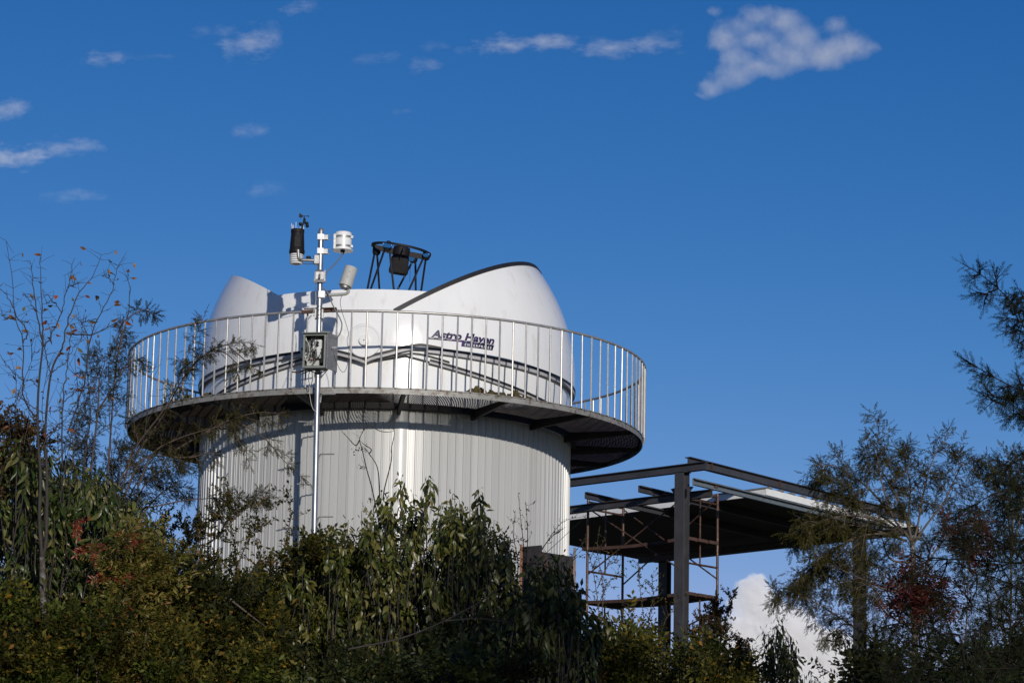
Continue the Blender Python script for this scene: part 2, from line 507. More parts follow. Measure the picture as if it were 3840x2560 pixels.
# ------------------------------------------------------------------ clouds: real volumes far beyond the hill
def cloud_mat(name, blobs, density, nscale, namp, gain, aniso=-0.4, stretch=(1, 1, 1), seed=0):
    m, n, l, b = new_mat(name)
    n.remove(b)
    tc = n.new('ShaderNodeTexCoord')
    nz = n.new('ShaderNodeTexNoise')
    nz.inputs['Scale'].default_value = nscale
    nz.inputs['Detail'].default_value = 8
    nz.inputs['Roughness'].default_value = 0.72
    mpg = n.new('ShaderNodeMapping')
    mpg.inputs['Scale'].default_value = stretch
    mpg.inputs['Location'].default_value = (seed * 37.1, seed * 11.3, seed * 5.7)
    l.new(tc.outputs['Object'], mpg.inputs['Vector'])
    l.new(mpg.outputs[0], nz.inputs['Vector'])
    # warp the coordinates a little for ragged edges
    wv = n.new('ShaderNodeVectorMath')
    wv.operation = 'MULTIPLY_ADD'
    l.new(nz.outputs['Color'], wv.inputs[0])
    wv.inputs[1].default_value = (namp * 0.40 / nscale,) * 3
    l.new(tc.outputs['Object'], wv.inputs[2])
    sb = n.new('ShaderNodeVectorMath')
    sb.operation = 'SUBTRACT'
    l.new(wv.outputs[0], sb.inputs[0])
    sb.inputs[1].default_value = (namp * 0.20 / nscale,) * 3
    cur = None
    for (c, r) in blobs:
        s1 = n.new('ShaderNodeVectorMath')
        s1.operation = 'SUBTRACT'
        l.new(sb.outputs[0], s1.inputs[0])
        s1.inputs[1].default_value = c
        s2 = n.new('ShaderNodeVectorMath')
        s2.operation = 'DIVIDE'
        l.new(s1.outputs[0], s2.inputs[0])
        s2.inputs[1].default_value = r
        ln = n.new('ShaderNodeVectorMath')
        ln.operation = 'LENGTH'
        l.new(s2.outputs[0], ln.inputs[0])
        iv = n.new('ShaderNodeMath')
        iv.operation = 'SUBTRACT'
        iv.inputs[0].default_value = 1.0
        l.new(ln.outputs['Value'], iv.inputs[1])
        if cur is None:
            cur = iv.outputs[0]
        else:
            mx = n.new('ShaderNodeMath')
            mx.operation = 'SMOOTH_MAX'
            mx.inputs[2].default_value = 0.45
            l.new(cur, mx.inputs[0])
            l.new(iv.outputs[0], mx.inputs[1])
            cur = mx.outputs[0]
    nn = n.new('ShaderNodeMath')
    nn.operation = 'MULTIPLY_ADD'
    l.new(nz.outputs['Fac'], nn.inputs[0])
    nn.inputs[1].default_value = namp * 2
    nn.inputs[2].default_value = -namp
    ad = n.new('ShaderNodeMath')
    ad.operation = 'ADD'
    l.new(cur, ad.inputs[0])
    l.new(nn.outputs[0], ad.inputs[1])
    ml = n.new('ShaderNodeMath')
    ml.operation = 'MULTIPLY'
    ml.use_clamp = True
    l.new(ad.outputs[0], ml.inputs[0])
    ml.inputs[1].default_value = gain
    m2 = n.new('ShaderNodeMath')
    m2.operation = 'MULTIPLY'
    l.new(ml.outputs[0], m2.inputs[0])
    m2.inputs[1].default_value = density
    pv = n.new('ShaderNodeVolumePrincipled')
    pv.inputs['Color'].default_value = (0.98, 0.98, 0.99, 1)
    pv.inputs['Anisotropy'].default_value = aniso
    l.new(m2.outputs[0], pv.inputs['Density'])
    l.new(pv.outputs[0], n['Material Output'].inputs['Volume'])
    m.cycles.volume_step_rate = 0.3
    return m


CY = 2500.0
CPX = K / FPX * CY / CP                                # metres per half-size pixel at the clouds


def cloud(cx, cy, blobs, density, label, nscale=0.05, namp=0.5, gain=1.5, depth=1.0, stretch=(1, 1, 1), seed=0):
    """blobs in half-size pixels relative to cx, cy: (dx, dy, rx, ry)"""
    o3 = av(cx, cy, CY)
    bl, lo, hi = [], np.full(3, 1e9), np.full(3, -1e9)
    for dx, dy, rx, ry in blobs:
        c = np.array([dx * CPX, 0.0, -dy * CPX])
        r = np.array([rx * CPX, depth * 0.5 * (rx + ry) * CPX, ry * CPX])
        bl.append((tuple(c), tuple(r)))
        e = 1.0 + namp * 0.8
        lo, hi = np.minimum(lo, c - r * e - 3), np.maximum(hi, c + r * e + 3)
    mat = cloud_mat('cloud_vapour', bl, density, nscale, namp, gain, stretch=stretch, seed=seed)
    b = MB()
    cen, h = (lo + hi) / 2, (hi - lo) / 2
    # an octahedral-ish rounded hull
    pr = [(0.02, -1), (0.55, -0.9), (0.9, -0.5), (1.0, 0), (0.9, 0.5), (0.55, 0.9), (0.02, 1)]
    b.lathe(pr, 16, cap=True)
    V = np.array(b.v) * h * 1.12 + cen
    b.v = [tuple(v) for v in V]
    o = b.obj('cloud', mat)
    o.location = o3
    tag(o, label, 'cloud', 'clouds in the blue sky')
    return o


cloud(1800, 110, [(-105, -52, 50, 34), (-60, -78, 62, 36), (0, -66, 62, 40), (38, -22, 52, 58), (20, 22, 70, 42), (-50, 48, 90, 34), (100, 18, 66, 40), (158, -8, 62, 46), (-120, 72, 62, 36), (-170, 100, 42, 26), (-198, 122, 30, 14), (120, -58, 36, 26), (205, -4, 30, 16), (-165, -88, 26, 14), (-140, -20, 46, 50), (-105, 30, 60, 40), (-20, 20, 70, 44), (-60, -22, 70, 40), (-20, 0, 60, 34)],
      0.062, 'largest ragged white cloud high in the sky above the platform', 0.028, 0.85, 1.2, 0.30, seed=5)
cloud(1800, 1480, [(-70, -115, 44, 44), (-104, -92, 26, 26), (-45, -75, 60, 56), (-95, 0, 75, 74), (0, -20, 95, 70), (70, 15, 95, 56), (130, 45, 90, 66), (-110, 80, 90, 80), (20, 80, 120, 80)],
      0.17, 'bright white cumulus cloud low behind the scaffold and column', 0.036, 0.75, 5.0, 0.6)
WISPS = [
    (35, 358, 95, 34, .050, 'puffy white cloud at the left edge, larger of two low ones there'),
    (155, 338, 85, 28, .026, 'faint cloud streak beside the puffy cloud at the left edge'),
    (170, 450, 80, 18, .016, 'thin flat cloud wisp lowest on the left'),
    (15, 250, 62, 28, .035, 'white cloud tapering in from the left edge above the puffy one'),
    (245, 136, 62, 19, .034, 'small flat white cloud in the upper left'),
    (357, 130, 56, 11, .014, 'thin streak beside the small flat cloud in the upper left'),
    (600, 95, 52, 48, .030, 'curled white cloud wisp above the weather mast'),
    (540, 108, 42, 34, .022, 'faint lower lobe beside the curled cloud wisp'),
    (490, 70, 62, 18, .013, 'faint streak to the upper left of the curled cloud wisp'),
    (690, 15, 52, 24, .024, 'small cloud cut by the top edge of the picture'),
    (575, 302, 56, 20, .018, 'lone thin wisp well below the curled cloud'),
    (615, 434, 52, 24, .011, 'very faint wisp just above the weather mast'),
    (972, 149, 46, 22, .028, 'small tufted cloud below the long streak'),
    (870, 135, 66, 20, .011, 'very faint veil left of the small tufted cloud'),
    (1220, 102, 140, 27, .034, 'long streak of white cloud near the top centre'),
    (1452, 108, 130, 26, .028, 'long fading cloud streak beside the big ragged cloud'),
    (1064, 116, 28, 14, .022, 'tiny round cloud puff at the end of the long streak'),
    (1004, 108, 42, 14, .016, 'tiny slanted wisp next to the round cloud puff'),
    (1530, 75, 56, 20, .014, 'faint small wisp just left of the big ragged cloud'),
    (922, 256, 30, 11, .014, 'tiny isolated wisp above the telescope'),
]
for cx, cy, rx, ry, dn, lb in WISPS:
    cloud(cx, cy, [(-rx * .35, ry * .15, rx * .65, ry), (rx * .3, -ry * .1, rx * .7, ry * .9)], dn * 2.3, lb, 0.075, 1.45, 0.9, 0.16, (0.6, 1.0, 1.25), cx % 97)

# ------------------------------------------------------------------ tower
TX, TY = -1.759, 40.92
R_T, R_RAIL, R_DECK = 2.602, 3.659, 3.632
Z_DECK, Z_RAIL = 7.264, 8.263
Z_B = gz(TX, TY) - 0.3


def ring(r, a, z):
    """a: angle from the side that faces the camera, positive to the right"""
    return np.array([TX + r * math.sin(a), TY - r * math.cos(a), z])


tower = thing('observatory_tower', 'round tower clad in pale grey ribbed metal sheets under the dome', 'tower', (TX, TY, Z_B))
NP = 146
w = 2 * PI / NP
prof = [(-0.5, 0.0), (-0.36, 0.0), (-0.34, 0.0035), (-0.02, 0.0035), (0.0, 0.0), (0.22, 0.0), (0.27, 0.016), (0.38, 0.016), (0.43, 0.0), (0.47, 0.0), (0.485, -0.004), (0.5, 0.0)]
b = MB()
z0, z1 = 0.0, 7.17 - Z_B
for z in (z0, z1):
    for s, h in prof:
        a = s * w
        b.v.append(((R_T + h) * math.sin(a), -(R_T + h) * math.cos(a), z))
n = len(prof)
b.f = [(i, i + 1, n + i + 1, n + i) for i in range(n - 1)]
pm = b.mesh('cladding_panel', M['clad'])
for k in range(NP):
    o = link('cladding_panel', pm, tower)
    o.rotation_euler = (0, 0, k * w + 0.01)
# wall behind, closing the cylinder
MB().lathe([(R_T - 0.02, 0.0), (R_T - 0.02, z1)], 96, cap=True).obj('core_wall', M['clad'], tower, True)
# bulged flashing, its paler colour standing in for sun sheen, over the sheet joint facing the camera
b = MB()
ac = math.asin((935 * K - 1443) / 269 / 2.6)
pf = [(-0.036, 0.0), (-0.034, 0.014), (-0.016, 0.026), (0.0, 0.030), (0.016, 0.026), (0.034, 0.014), (0.036, 0.0)]
for z in np.linspace(z0, z1, 9):
    for s, h in pf:
        j = 0.004 * math.sin(z * 2.1 + s * 40)
        b.v.append(((R_T + h + j) * math.sin(ac + s), -(R_T + h + j) * math.cos(ac + s), z))
n = len(pf)
b.f = [(q * n + i, q * n + i + 1, (q + 1) * n + i + 1, (q + 1) * n + i) for q in range(8) for i in range(n - 1)]
b.obj('seam_flashing', M['flash'], tower, True)

# ------------------------------------------------------------------ platform with railing
plat = thing('ring_platform', 'circular steel mesh walkway with a railing of upright bars around the dome', 'walkway', (TX, TY, Z_DECK))
inv = lambda p: np.array(p) - np.array([TX, TY, Z_DECK])
# deck rim: flat plate edge over an angle section
MB().lathe([(R_DECK - 0.05, -0.004), (R_DECK + 0.012, -0.004), (R_DECK + 0.012, -0.016), (R_DECK + 0.002, -0.016), (R_DECK + 0.002, -0.085), (R_DECK - 0.006, -0.085), (R_DECK - 0.006, -0.024), (R_DECK - 0.05, -0.024), (R_DECK - 0.05, -0.004)], 160).obj('rim_plate', M['rim'], plat, True)
MB().lathe([(R_T + 0.03, -0.02), (R_T + 0.09, -0.02), (R_T + 0.09, -0.10), (R_T + 0.03, -0.10), (R_T + 0.03, -0.02)], 120).obj('inner_ring_beam', M['brack'], plat, True)
# expanded metal mesh: diamonds of thin tilted strands
NA, NR = 560, 26
r_in, r_out = R_T - 0.06, R_DECK - 0.03
V, F = [], []
rr = np.linspace(r_in, r_out, NR + 1)
hs = 0.0055
nodes = {}
for j in range(NR):
    for i in range(NA):
        a0 = 2 * PI * (i + (j % 2) * 0.5) / NA
        for s in (-0.5, 0.5):
            a1 = a0 + s * 2 * PI / NA
            p = np.array([rr[j] * math.sin(a0), -rr[j] * math.cos(a0), -0.026])
            q = np.array([rr[j + 1] * math.sin(a1), -rr[j + 1] * math.cos(a1), -0.026])
            u = np.array([math.sin(a0), -math.cos(a0), 0.0])
            t = np.array([math.cos(a0), math.sin(a0), 0.0])
            e = t * hs * 1.1
            up = np.array([0, 0, hs * 0.85])
            k = len(V)
            V += [p - e - up, p + e + up, q + e + up, q - e - up]
            F.append((k, k + 1, k + 2, k + 3))
o = link('deck_mesh', mesh_np('deck_mesh', np.array(V), np.array(F), M['deckmesh']), plat)
o['kind'] = 'stuff'
# tapered radial brackets
b = MB()
b.add([(-0.022, -(R_T), -0.036), (0.022, -(R_T), -0.036), (0.022, -(R_DECK - 0.02), -0.036), (-0.022, -(R_DECK - 0.02), -0.036),
       (-0.022, -(R_T), -0.17), (0.022, -(R_T), -0.17), (0.022, -(R_DECK - 0.02), -0.085), (-0.022, -(R_DECK - 0.02), -0.085)],
      [(0, 1, 2, 3), (4, 5, 6, 7), (0, 1, 5, 4), (1, 2, 6, 5), (2, 3, 7, 6), (3, 0, 4, 7)])
bmsh = b.mesh('bracket', M['brack'])
for k in range(16):
    o = link('bracket', bmsh, plat)
    o.rotation_euler = (0, 0, R_(6 + 22.5 * k))
# sheet joints in the rim
# handrail and balusters
zt = Z_RAIL - Z_DECK
pts = [(R_RAIL * math.sin(a), -R_RAIL * math.cos(a), zt) for a in np.linspace(0, 2 * PI, 161)]
MB().tube(pts, 0.018, 10, cap=False).obj('handrail', M['rail'], plat, True)
bb = MB().tube([(0, 0, -0.01), (0, 0, zt - 0.012)], 0.0122, 8).mesh('baluster', M['rail'], True)
NB = 116
a_ref = math.asin((1354.5 - 1443) / 269 / R_RAIL)
for k in range(NB):
    a = a_ref + 2 * PI * k / NB
    o = link('baluster', bb, plat, (R_RAIL * math.sin(a), -R_RAIL * math.cos(a), 0))
    o.rotation_euler = (random.gauss(0, .003), random.gauss(0, .003), random.random() * 6)
# moss and dead turf lying on the deck edge
for i, (px, py, s, lb) in enumerate([
        (1793, 1461, .075, 'flat olive moss clump, leftmost of the row on the deck edge'), (1838, 1461, .085, 'largest olive moss clump on the deck edge'),
        (1880, 1468, .070, 'orange-brown moss clump between two green ones on the deck'), (1906, 1471, .055, 'low green moss clump next to the orange ones'),
        (1925, 1472, .060, 'small orange moss clump behind a railing bar'), (1982, 1480, .085, 'wide green moss clump near the dome foot'),
        (2021, 1486, .070, 'reddish green moss clump rightmost of the row on the deck'), (572, 1502, .07, 'brown moss clump at the far left of the deck'),
        (618, 1492, .08, 'orange and brown moss clump on the left part of the deck'), (715, 1475, .07, 'low brown moss clump behind the conifer twigs on the deck')]):
    d = ray(px, py + 6)
    p = d * ((Z_DECK + 0.0) / d[2])
    ang = math.atan2(p[0] - TX, -(p[1] - TY))
    p = ring(R_DECK - 0.20, ang, Z_DECK - 0.02)
    b = MB()
    nl = 12
    b.lathe([(0.02, 1.0), (0.45, .92), (0.8, .65), (1.0, .3), (1.02, 0.0)], nl)
    Vv = np.array(b.v)
    nr_ = 1 + 0.22 * rng.standard_normal(len(Vv))
    Vv = Vv * nr_[:, None] * np.array([s * 1.3, s * 1.0, s * 1.45])
    b.v = [tuple(q) for q in Vv]
    o = b.obj('moss_clump', M['moss'], None, True)
    o.location = p
    tag(o, lb, 'moss', 'moss clumps on the platform edge')

# ------------------------------------------------------------------ dome
RD, ZD = 2.67, 8.05
dome = thing('observatory_dome', 'white fibreglass clamshell dome standing half open on the round tower', 'dome', (TX, TY, Z_DECK))
DZ = ZD - Z_DECK
YAW = math.atan2(-0.21, 2.67)                          # the pivot faces the camera, a little to the left


def dome_pt(p):
    """from the axis frame (x across, -y towards the front pivot, z up from the centre) to dome coordinates"""
    c, s = math.cos(YAW), math.sin(YAW)
    return np.array([p[0] * c + (-p[1]) * s, -(-p[1]) * c + p[0] * s, p[2] + DZ])


# fixed wall: upright below, curving in above
zw = 8.84 - ZD
rw = RD - 0.125
profw = [(rw, -DZ + 0.0)] + [(rw, z) for z in np.linspace(-DZ + .1, -0.05, 6)] + [(math.sqrt(rw ** 2 - z * z), z) for z in np.linspace(0, zw, 12)]
profw += [(profw[-1][0] - 0.03, zw + 0.004), (profw[-1][0] - 0.05, zw - 0.03)]
profw += [(math.sqrt((rw - .05) ** 2 - z * z), z) for z in np.linspace(zw - .04, 0, 6)] + [(rw - 0.05, -DZ)]
b = MB().lathe([(r, z + DZ) for r, z in profw], 128)
b.obj('dome_wall', M['gelcoat'], dome, True)


def leaf(side, R, a0, d0, a1, d1, th, phi0, phi1=PI, nt=14, nphi=72):
    """one shell leaf between two tilted planes, as a solid sheet; side +1 right, -1 left"""
    outer = np.zeros((nt + 1, nphi + 1, 3))
    inner = outer.copy()
    for i in range(nt + 1):
        t = i / nt
        a, d = a0 + (a1 - a0) * t, d0 + (d1 - d0) * t
        nn = np.array([-math.sin(a), 0, math.cos(a)])
        u = np.array([math.cos(a), 0, math.sin(a)])
        for RR, A in ((R, outer), (R - th, inner)):
            rho = math.sqrt(RR * RR - d * d)
            for j in range(nphi + 1):
                ph = phi0 + (phi1 - phi0) * j / nphi
                p = d * nn + rho * (np.array([0, -math.cos(ph), 0]) + math.sin(ph) * u)
                p[0] *= side
                A[i, j] = dome_pt(p)
    V = np.concatenate([outer.reshape(-1, 3), inner.reshape(-1, 3)])
    N = (nt + 1) * (nphi + 1)
    ix = lambda i, j, k=0: k * N + i * (nphi + 1) + j
    F = []
    for i in range(nt):
        for j in range(nphi):
            F.append((ix(i, j), ix(i, j + 1), ix(i + 1, j + 1), ix(i + 1, j)))
            F.append((ix(i, j, 1), ix(i + 1, j, 1), ix(i + 1, j + 1, 1), ix(i, j + 1, 1)))
    for j in range(nphi):
        F.append((ix(0, j), ix(0, j, 1), ix(0, j + 1, 1), ix(0, j + 1)))
        F.append((ix(nt, j), ix(nt, j + 1), ix(nt, j + 1, 1), ix(nt, j, 1)))
    for i in range(nt):
        F.append((ix(i, 0), ix(i + 1, 0), ix(i + 1, 0, 1), ix(i, 0, 1)))
        F.append((ix(i, nphi), ix(i, nphi, 1), ix(i + 1, nphi, 1), ix(i + 1, nphi)))
    b = MB()
    b.v, b.f = [tuple(v) for v in V], F
    return b


def edge_strip(side, R, a, d, wid, th, phi0, phi1, off=0.0, n=72):
    """a strip that follows a leaf edge: width along the shell, thickness outward"""
    b = MB()
    for j in range(n + 1):
        ph = phi0 + (phi1 - phi0) * j / n
        for (rr, dd) in ((R, d + off), (R + th, d + off), (R + th, d + off + wid), (R, d + off + wid)):
            rho = math.sqrt(rr * rr - dd * dd)
            nn = np.array([-math.sin(a), 0, math.cos(a)])
            u = np.array([math.cos(a), 0, math.sin(a)])
            p = dd * nn + rho * (np.array([0, -math.cos(ph), 0]) + math.sin(ph) * u)
            p[0] *= side
            b.v.append(tuple(dome_pt(p)))
    for j in range(n):
        for k in range(4):
            m_ = (k + 1) % 4
            b.f.append((j * 4 + k, j * 4 + m_, j * 4 + 4 + m_, j * 4 + 4 + k))
    b.f += [(0, 1, 2, 3), tuple(n * 4 + k for k in range(4))]
    return b


# in the axis frame the pivot is at x = 0
A_TOP, A_LOW, A_LOW2 = R_(33.0), R_(-2.6), R_(-11.5)
shells = {}
for side, nm in ((1, 'right'), (-1, 'left')):
    dl = -0.02 if side > 0 else -0.08
    dt = 0.185 if side > 0 else -0.075
    ph_a, ph_b = (0.315, 0.345) if side > 0 else (0.335, 0.33)
    at_ = A_TOP if side > 0 else R_(33.8)
    sh = leaf(side, RD, A_LOW, dl, at_, dt, 0.05, -0.085).obj('clamshell', M['gelcoat'], dome, True)
    sh['label'] = 'clamshell half with a black seal along its raised edge' if side > 0 else 'clamshell half with a plain white raised edge'
    leaf(side, RD - 0.055, A_LOW2, -0.03, R_(20), 0.1, 0.018, 0.09).obj('inner_leaf', M['gelcoat'], dome, True)
    # lips under the leaf edges, greyed for their weaker light, then the dark joint line above each lip
    edge_strip(side, RD - 0.055, A_LOW, dl, 0.042, 0.057, ph_a, PI - 0.1, -0.042).obj('shell_lip', M['lip'], sh, True)
    edge_strip(side, RD - 0.02, A_LOW, dl, 0.036, 0.028, ph_a, PI - 0.1, 0.0).obj('joint_seal', M['seal'], sh, True)
    edge_strip(side, RD - 0.12, A_LOW2, -0.03, 0.026, 0.072, ph_b, PI - 0.1, -0.024).obj('leaf_lip', M['lip'], dome, True)
    edge_strip(side, RD - 0.06, A_LOW2, -0.03, 0.032, 0.016, ph_b, PI - 0.1, 0.001).obj('leaf_seal', M['seal'], dome, True)
    if side > 0:
        edge_strip(side, RD - 0.055, at_, dt, 0.062, 0.068, 0.215, PI - 0.2, -0.050).obj('edge_seal', M['seal'], sh, True)
# skirt where the shells close round the pivot, with the joint lines that dip under it
def ball(x, z, r):
    q = r * r - x * x - (z - ZD) ** 2
    return (x, -math.sqrt(q), z - Z_DECK)


def skirt(name, low, top_z, r0, r1, mat):
    P = smooth_path([(x, 0, z) for x, z in low], 40)
    b = MB()
    for p in P:
        for zz, rr in ((p[2], r0), (p[2], r1), (max(top_z, p[2] + .01), r1), (max(top_z, p[2] + .01), r0)):
            b.v.append(ball(p[0], zz, rr))
    for j in range(len(P) - 1):
        for k in range(4):
            m_ = (k + 1) % 4
            b.f.append((j * 4 + k, j * 4 + m_, j * 4 + 4 + m_, j * 4 + 4 + k))
    return b.obj(name, mat, dome, True)


def joint_line(name, low, wid, r0, r1, mat, off=0.0):
    P = smooth_path([(x, 0, z) for x, z in low], 30)
    b = MB()
    for p in P:
        for zz, rr in ((p[2] + off, r0), (p[2] + off, r1), (p[2] + off + wid, r1), (p[2] + off + wid, r0)):
            b.v.append(ball(p[0], zz, rr))
    for j in range(len(P) - 1):
        for k in range(4):
            m_ = (k + 1) % 4
            b.f.append((j * 4 + k, j * 4 + m_, j * 4 + 4 + m_, j * 4 + 4 + k))
    b.f += [(0, 1, 2, 3), tuple(4 * (len(P) - 1) + k for k in range(4))]
    return b.obj(name, mat, dome, True)


LL1 = [(-1.06, 7.975), (-.633, 7.933), (-.448, 7.892), (-.30, 7.850), (-.20, 7.812)]
LR1 = [(-.20, 7.812), (-.094, 7.862), (.12, 7.919), (.311, 7.981), (.503, 8.024), (.632, 8.022), (.84, 7.998)]
skirt('pivot_skirt', LL1, 8.06, RD - .05, RD + .003, M['gelcoat'])
skirt('pivot_skirt', LR1, 8.06, RD - .05, RD + .003, M['gelcoat'])
joint_line('joint_seal', LL1, .034, RD - .01, RD + .010, M['seal'])
joint_line('joint_seal', LR1, .036, RD - .01, RD + .010, M['seal'])
joint_line('shell_lip', LL1, .036, RD - .045, RD + .004, M['lip'], -.036)
joint_line('shell_lip', LR1, .036, RD - .045, RD + .004, M['lip'], -.036)
joint_line('leaf_seal', [(-1.04, 7.851), (-.80, 7.874), (-.631, 7.878), (-.447, 7.846), (-.33, 7.82)], .022, RD - .075, RD - .043, M['seal'])
joint_line('leaf_seal', [(-.06, 7.826), (.207, 7.879), (.40, 7.916), (.506, 7.918), (.62, 7.904), (.72, 7.884), (.93, 7.838)], .026, RD - .075, RD - .043, M['seal'])
# pivot boss: broad shallow disc with a small round cap
ctr = np.array([0, -(RD - 0.04), 0.03])
ax = dome_pt(np.array([0, -1.0, 0])) - dome_pt(np.array([0, 0, 0]))
o3 = dome_pt(ctr)
MB().lathe([(0.235, -0.05), (0.235, 0.035), (0.225, 0.048), (0.20, 0.050), (0.195, 0.044), (0.01, 0.046)], 48, o3, ax).obj('pivot_disc', M['gelcoat'], dome, True)
MB().lathe([(0.072, 0.04), (0.072, 0.068), (0.064, 0.076), (0.008, 0.078)], 28, o3, ax).obj('pivot_cap', M['gelcoat'], dome, True)
MB().lathe([(0.008, 0.07), (0.008, 0.084), (0.001, 0.085)], 10, o3, ax).obj('pivot_bolt', M['brack'], dome, True)


# ---- printed maker's lettering on the right shell
def logo_map(s, t, h):
    """s along the shell, t up (metres) from the lower left corner of the print; h above the skin"""
    az = R_(13.4) + s / RD * 1.0
    z = 8.135 + t - ZD
    r = math.sqrt(RD ** 2 - z * z) + h
    return (r * math.sin(az), -r * math.cos(az), z + DZ)


m, n_, l_, b_ = new_mat('logo_print')
uvn = n_.new('ShaderNodeUVMap')
sx = n_.new('ShaderNodeSeparateXYZ')
l_.new(uvn.outputs[0], sx.inputs[0])
nz = n_.new('ShaderNodeTexNoise')
nz.inputs['Scale'].default_value = 3.0
l_.new(uvn.outputs[0], nz.inputs['Vector'])
mp = n_.new('ShaderNodeMath')
mp.operation = 'MULTIPLY_ADD'
l_.new(nz.outputs['Fac'], mp.inputs[0])
mp.inputs[1].default_value = 0.35
l_.new(sx.outputs['X'], mp.inputs[2])
rp = n_.new('ShaderNodeValToRGB')
e = rp.color_ramp.elements
e[0].position, e[0].color = 0.25, (0.010, 0.010, 0.028, 1)
e[1].position, e[1].color = 1.12 if False else 1.0, (0.008, 0.010, 0.03, 1)
for p, c in ((0.45, (0.022, 0.012, 0.045)), (0.62, (0.10, 0.05, 0.15)), (0.72, (0.025, 0.028, 0.09)), (0.85, (0.04, 0.018, 0.07)), (0.95, (0.010, 0.012, 0.04))):
    k = e.new(p)
    k.color = (*c, 1)
l_.new(mp.outputs[0], rp.inputs[0])
# darker towards the letter tops
mr = n_.new('ShaderNodeMapRange')
mr.inputs[1].default_value, mr.inputs[2].default_value = 0.30, 0.62
l_.new(sx.outputs['Y'], mr.inputs[0])
mx = n_.new('ShaderNodeMix')
mx.data_type = 'RGBA'
l_.new(mr.outputs[0], mx.inputs[0])
l_.new(rp.outputs[0], mx.inputs[6])
mx.inputs[7].default_value = (0.010, 0.010, 0.028, 1)
l_.new(mx.outputs[2], b_.inputs['Base Color'])
b_.inputs['Roughness'].default_value = 0.3
M['logo'] = m
M['logowhite'] = surf('logo_white', (0.80, 0.80, 0.79), 0.3, var=0.02)


def text_part(name, body, mat, s0, t0, width, height, h, shear, bold, parent):
    cu = bpy.data.curves.new(name, 'FONT')
    cu.body = body
    cu.shear = shear
    cu.offset = bold
    cu.size = 1.0
    cu.resolution_u = 4
    tmp = bpy.data.objects.new(name, cu)
    COL.objects.link(tmp)
    bpy.context.view_layer.update()
    me = bpy.data.meshes.new_from_object(tmp.evaluated_get(bpy.context.evaluated_depsgraph_get()))
    bpy.data.objects.remove(tmp)
    co = np.array([v.co[:2] for v in me.vertices])
    lo, hi = co.min(0), co.max(0)
    cap = 0.73
    sc_x, sc_y = width / (hi[0] - lo[0]), height / cap
    st = np.stack([(co[:, 0] - lo[0]) * sc_x + s0, co[:, 1] * sc_y + t0], 1)
    for v, (s, t) in zip(me.vertices, st):
        v.co = logo_map(s, t, h)
    uv = me.uv_layers.new(name='UVMap')
    for lp in me.loops:
        s, t = st[lp.vertex_index]
        uv.data[lp.index].uv = (s / 0.99, (t - t0) / height)
    me.materials.clear()
    me.materials.append(mat)
    return link(name, me, parent)


def flat_part(name, poly, mat, h, parent, nseg=24):
    """polygon strip between a lower and an upper edge: poly = (s0,s1,t0,shift of the top edge,t1)"""
    s0, s1, t0, s2, s3, t1 = poly
    me = bpy.data.meshes.new(name)
    vv, uvs = [], []
    for i in range(nseg + 1):
        q = i / nseg
        for s, t in ((s0 + (s1 - s0) * q, t0), (s2 + (s3 - s2) * q, t1)):
            vv.append(logo_map(s, t, h))
            uvs.append((s / 0.99, 0.25))
    ff = [(2 * i, 2 * i + 2, 2 * i + 3, 2 * i + 1) for i in range(nseg)]
    me.from_pydata(vv, [], ff)
    uv = me.uv_layers.new(name='UVMap')
    for lp in me.loops:
        uv.data[lp.index].uv = uvs[lp.vertex_index]
    me.materials.append(mat)
    return link(name, me, parent)


shell_r = [o for o in dome.children if o.name.startswith('clamshell')][0]
flat_part('logo_band', (0.0, 0.985, -0.004, 0.028, 0.995, 0.024), M['logo'], 0.003, shell_r)
flat_part('logo_band', (0.485, 0.965, -0.062, 0.495, 0.985, -0.0035), M['logo'], 0.003, shell_r)
text_part('logo_outline', 'Astro Haven', M['logowhite'], 0.045, 0.022, 0.96, 0.112, 0.005, 0.30, 0.062, shell_r)
text_part('logo_lettering', 'Astro Haven', M['logo'], 0.050, 0.024, 0.945, 0.108, 0.007, 0.30, 0.042, shell_r)
text_part('logo_lettering', 'E N T E R P R I S E S', M['logowhite'], 0.535, -0.048, 0.41, 0.036, 0.005, 0.2, 0.02, shell_r)

# ------------------------------------------------------------------ telescope inside the dome
tele = thing('telescope', 'black open-truss telescope with blue fittings looking out of the open dome', 'telescope', (TX, TY, Z_DECK))


def T4(x, y, yy):
    """zoomed view of the telescope -> telescope coordinates"""
    return at(1340 + x / 6.532, 880 + y / 6.532, yy) - np.array([TX, TY, Z_DECK])


YT = 41.0
cT = T4(1075, 372, YT)
tl, tr_ = T4(345, 250, YT), T4(1810, 500, YT)
rT = np.linalg.norm(tr_ - tl) / 2
exv = (tr_ - tl) / np.linalg.norm(tr_ - tl)
nrm = np.array([0.0, -0.06, 1.0])
nrm -= exv * nrm.dot(exv)
nrm /= np.linalg.norm(nrm)
eyv = np.cross(nrm, exv)
b = MB()
NRG = 64
for i in range(NRG):
    a = 2 * PI * i / NRG
    e_ = math.cos(a) * exv + math.sin(a) * eyv
    for rr_, zz in ((rT, -0.014), (rT, 0.014), (rT - 0.045, 0.014), (rT - 0.045, -0.014)):
        b.v.append(tuple(cT + e_ * rr_ + nrm * zz))
for i in range(NRG):
    for k in range(4):
        i2, k2 = (i + 1) % NRG, (k + 1) % 4
        b.f.append((i * 4 + k, i * 4 + k2, i2 * 4 + k2, i2 * 4 + k))
b.obj('top_ring', M['black'], tele, True)
near, far = YT - rT * 0.93, YT + rT * 0.93
nodes4 = {'left': (470, 415, YT - 0.02), 'front': (735, 320, near), 'right': (1680, 540, YT - 0.12), 'back': (1375, 610, far)}
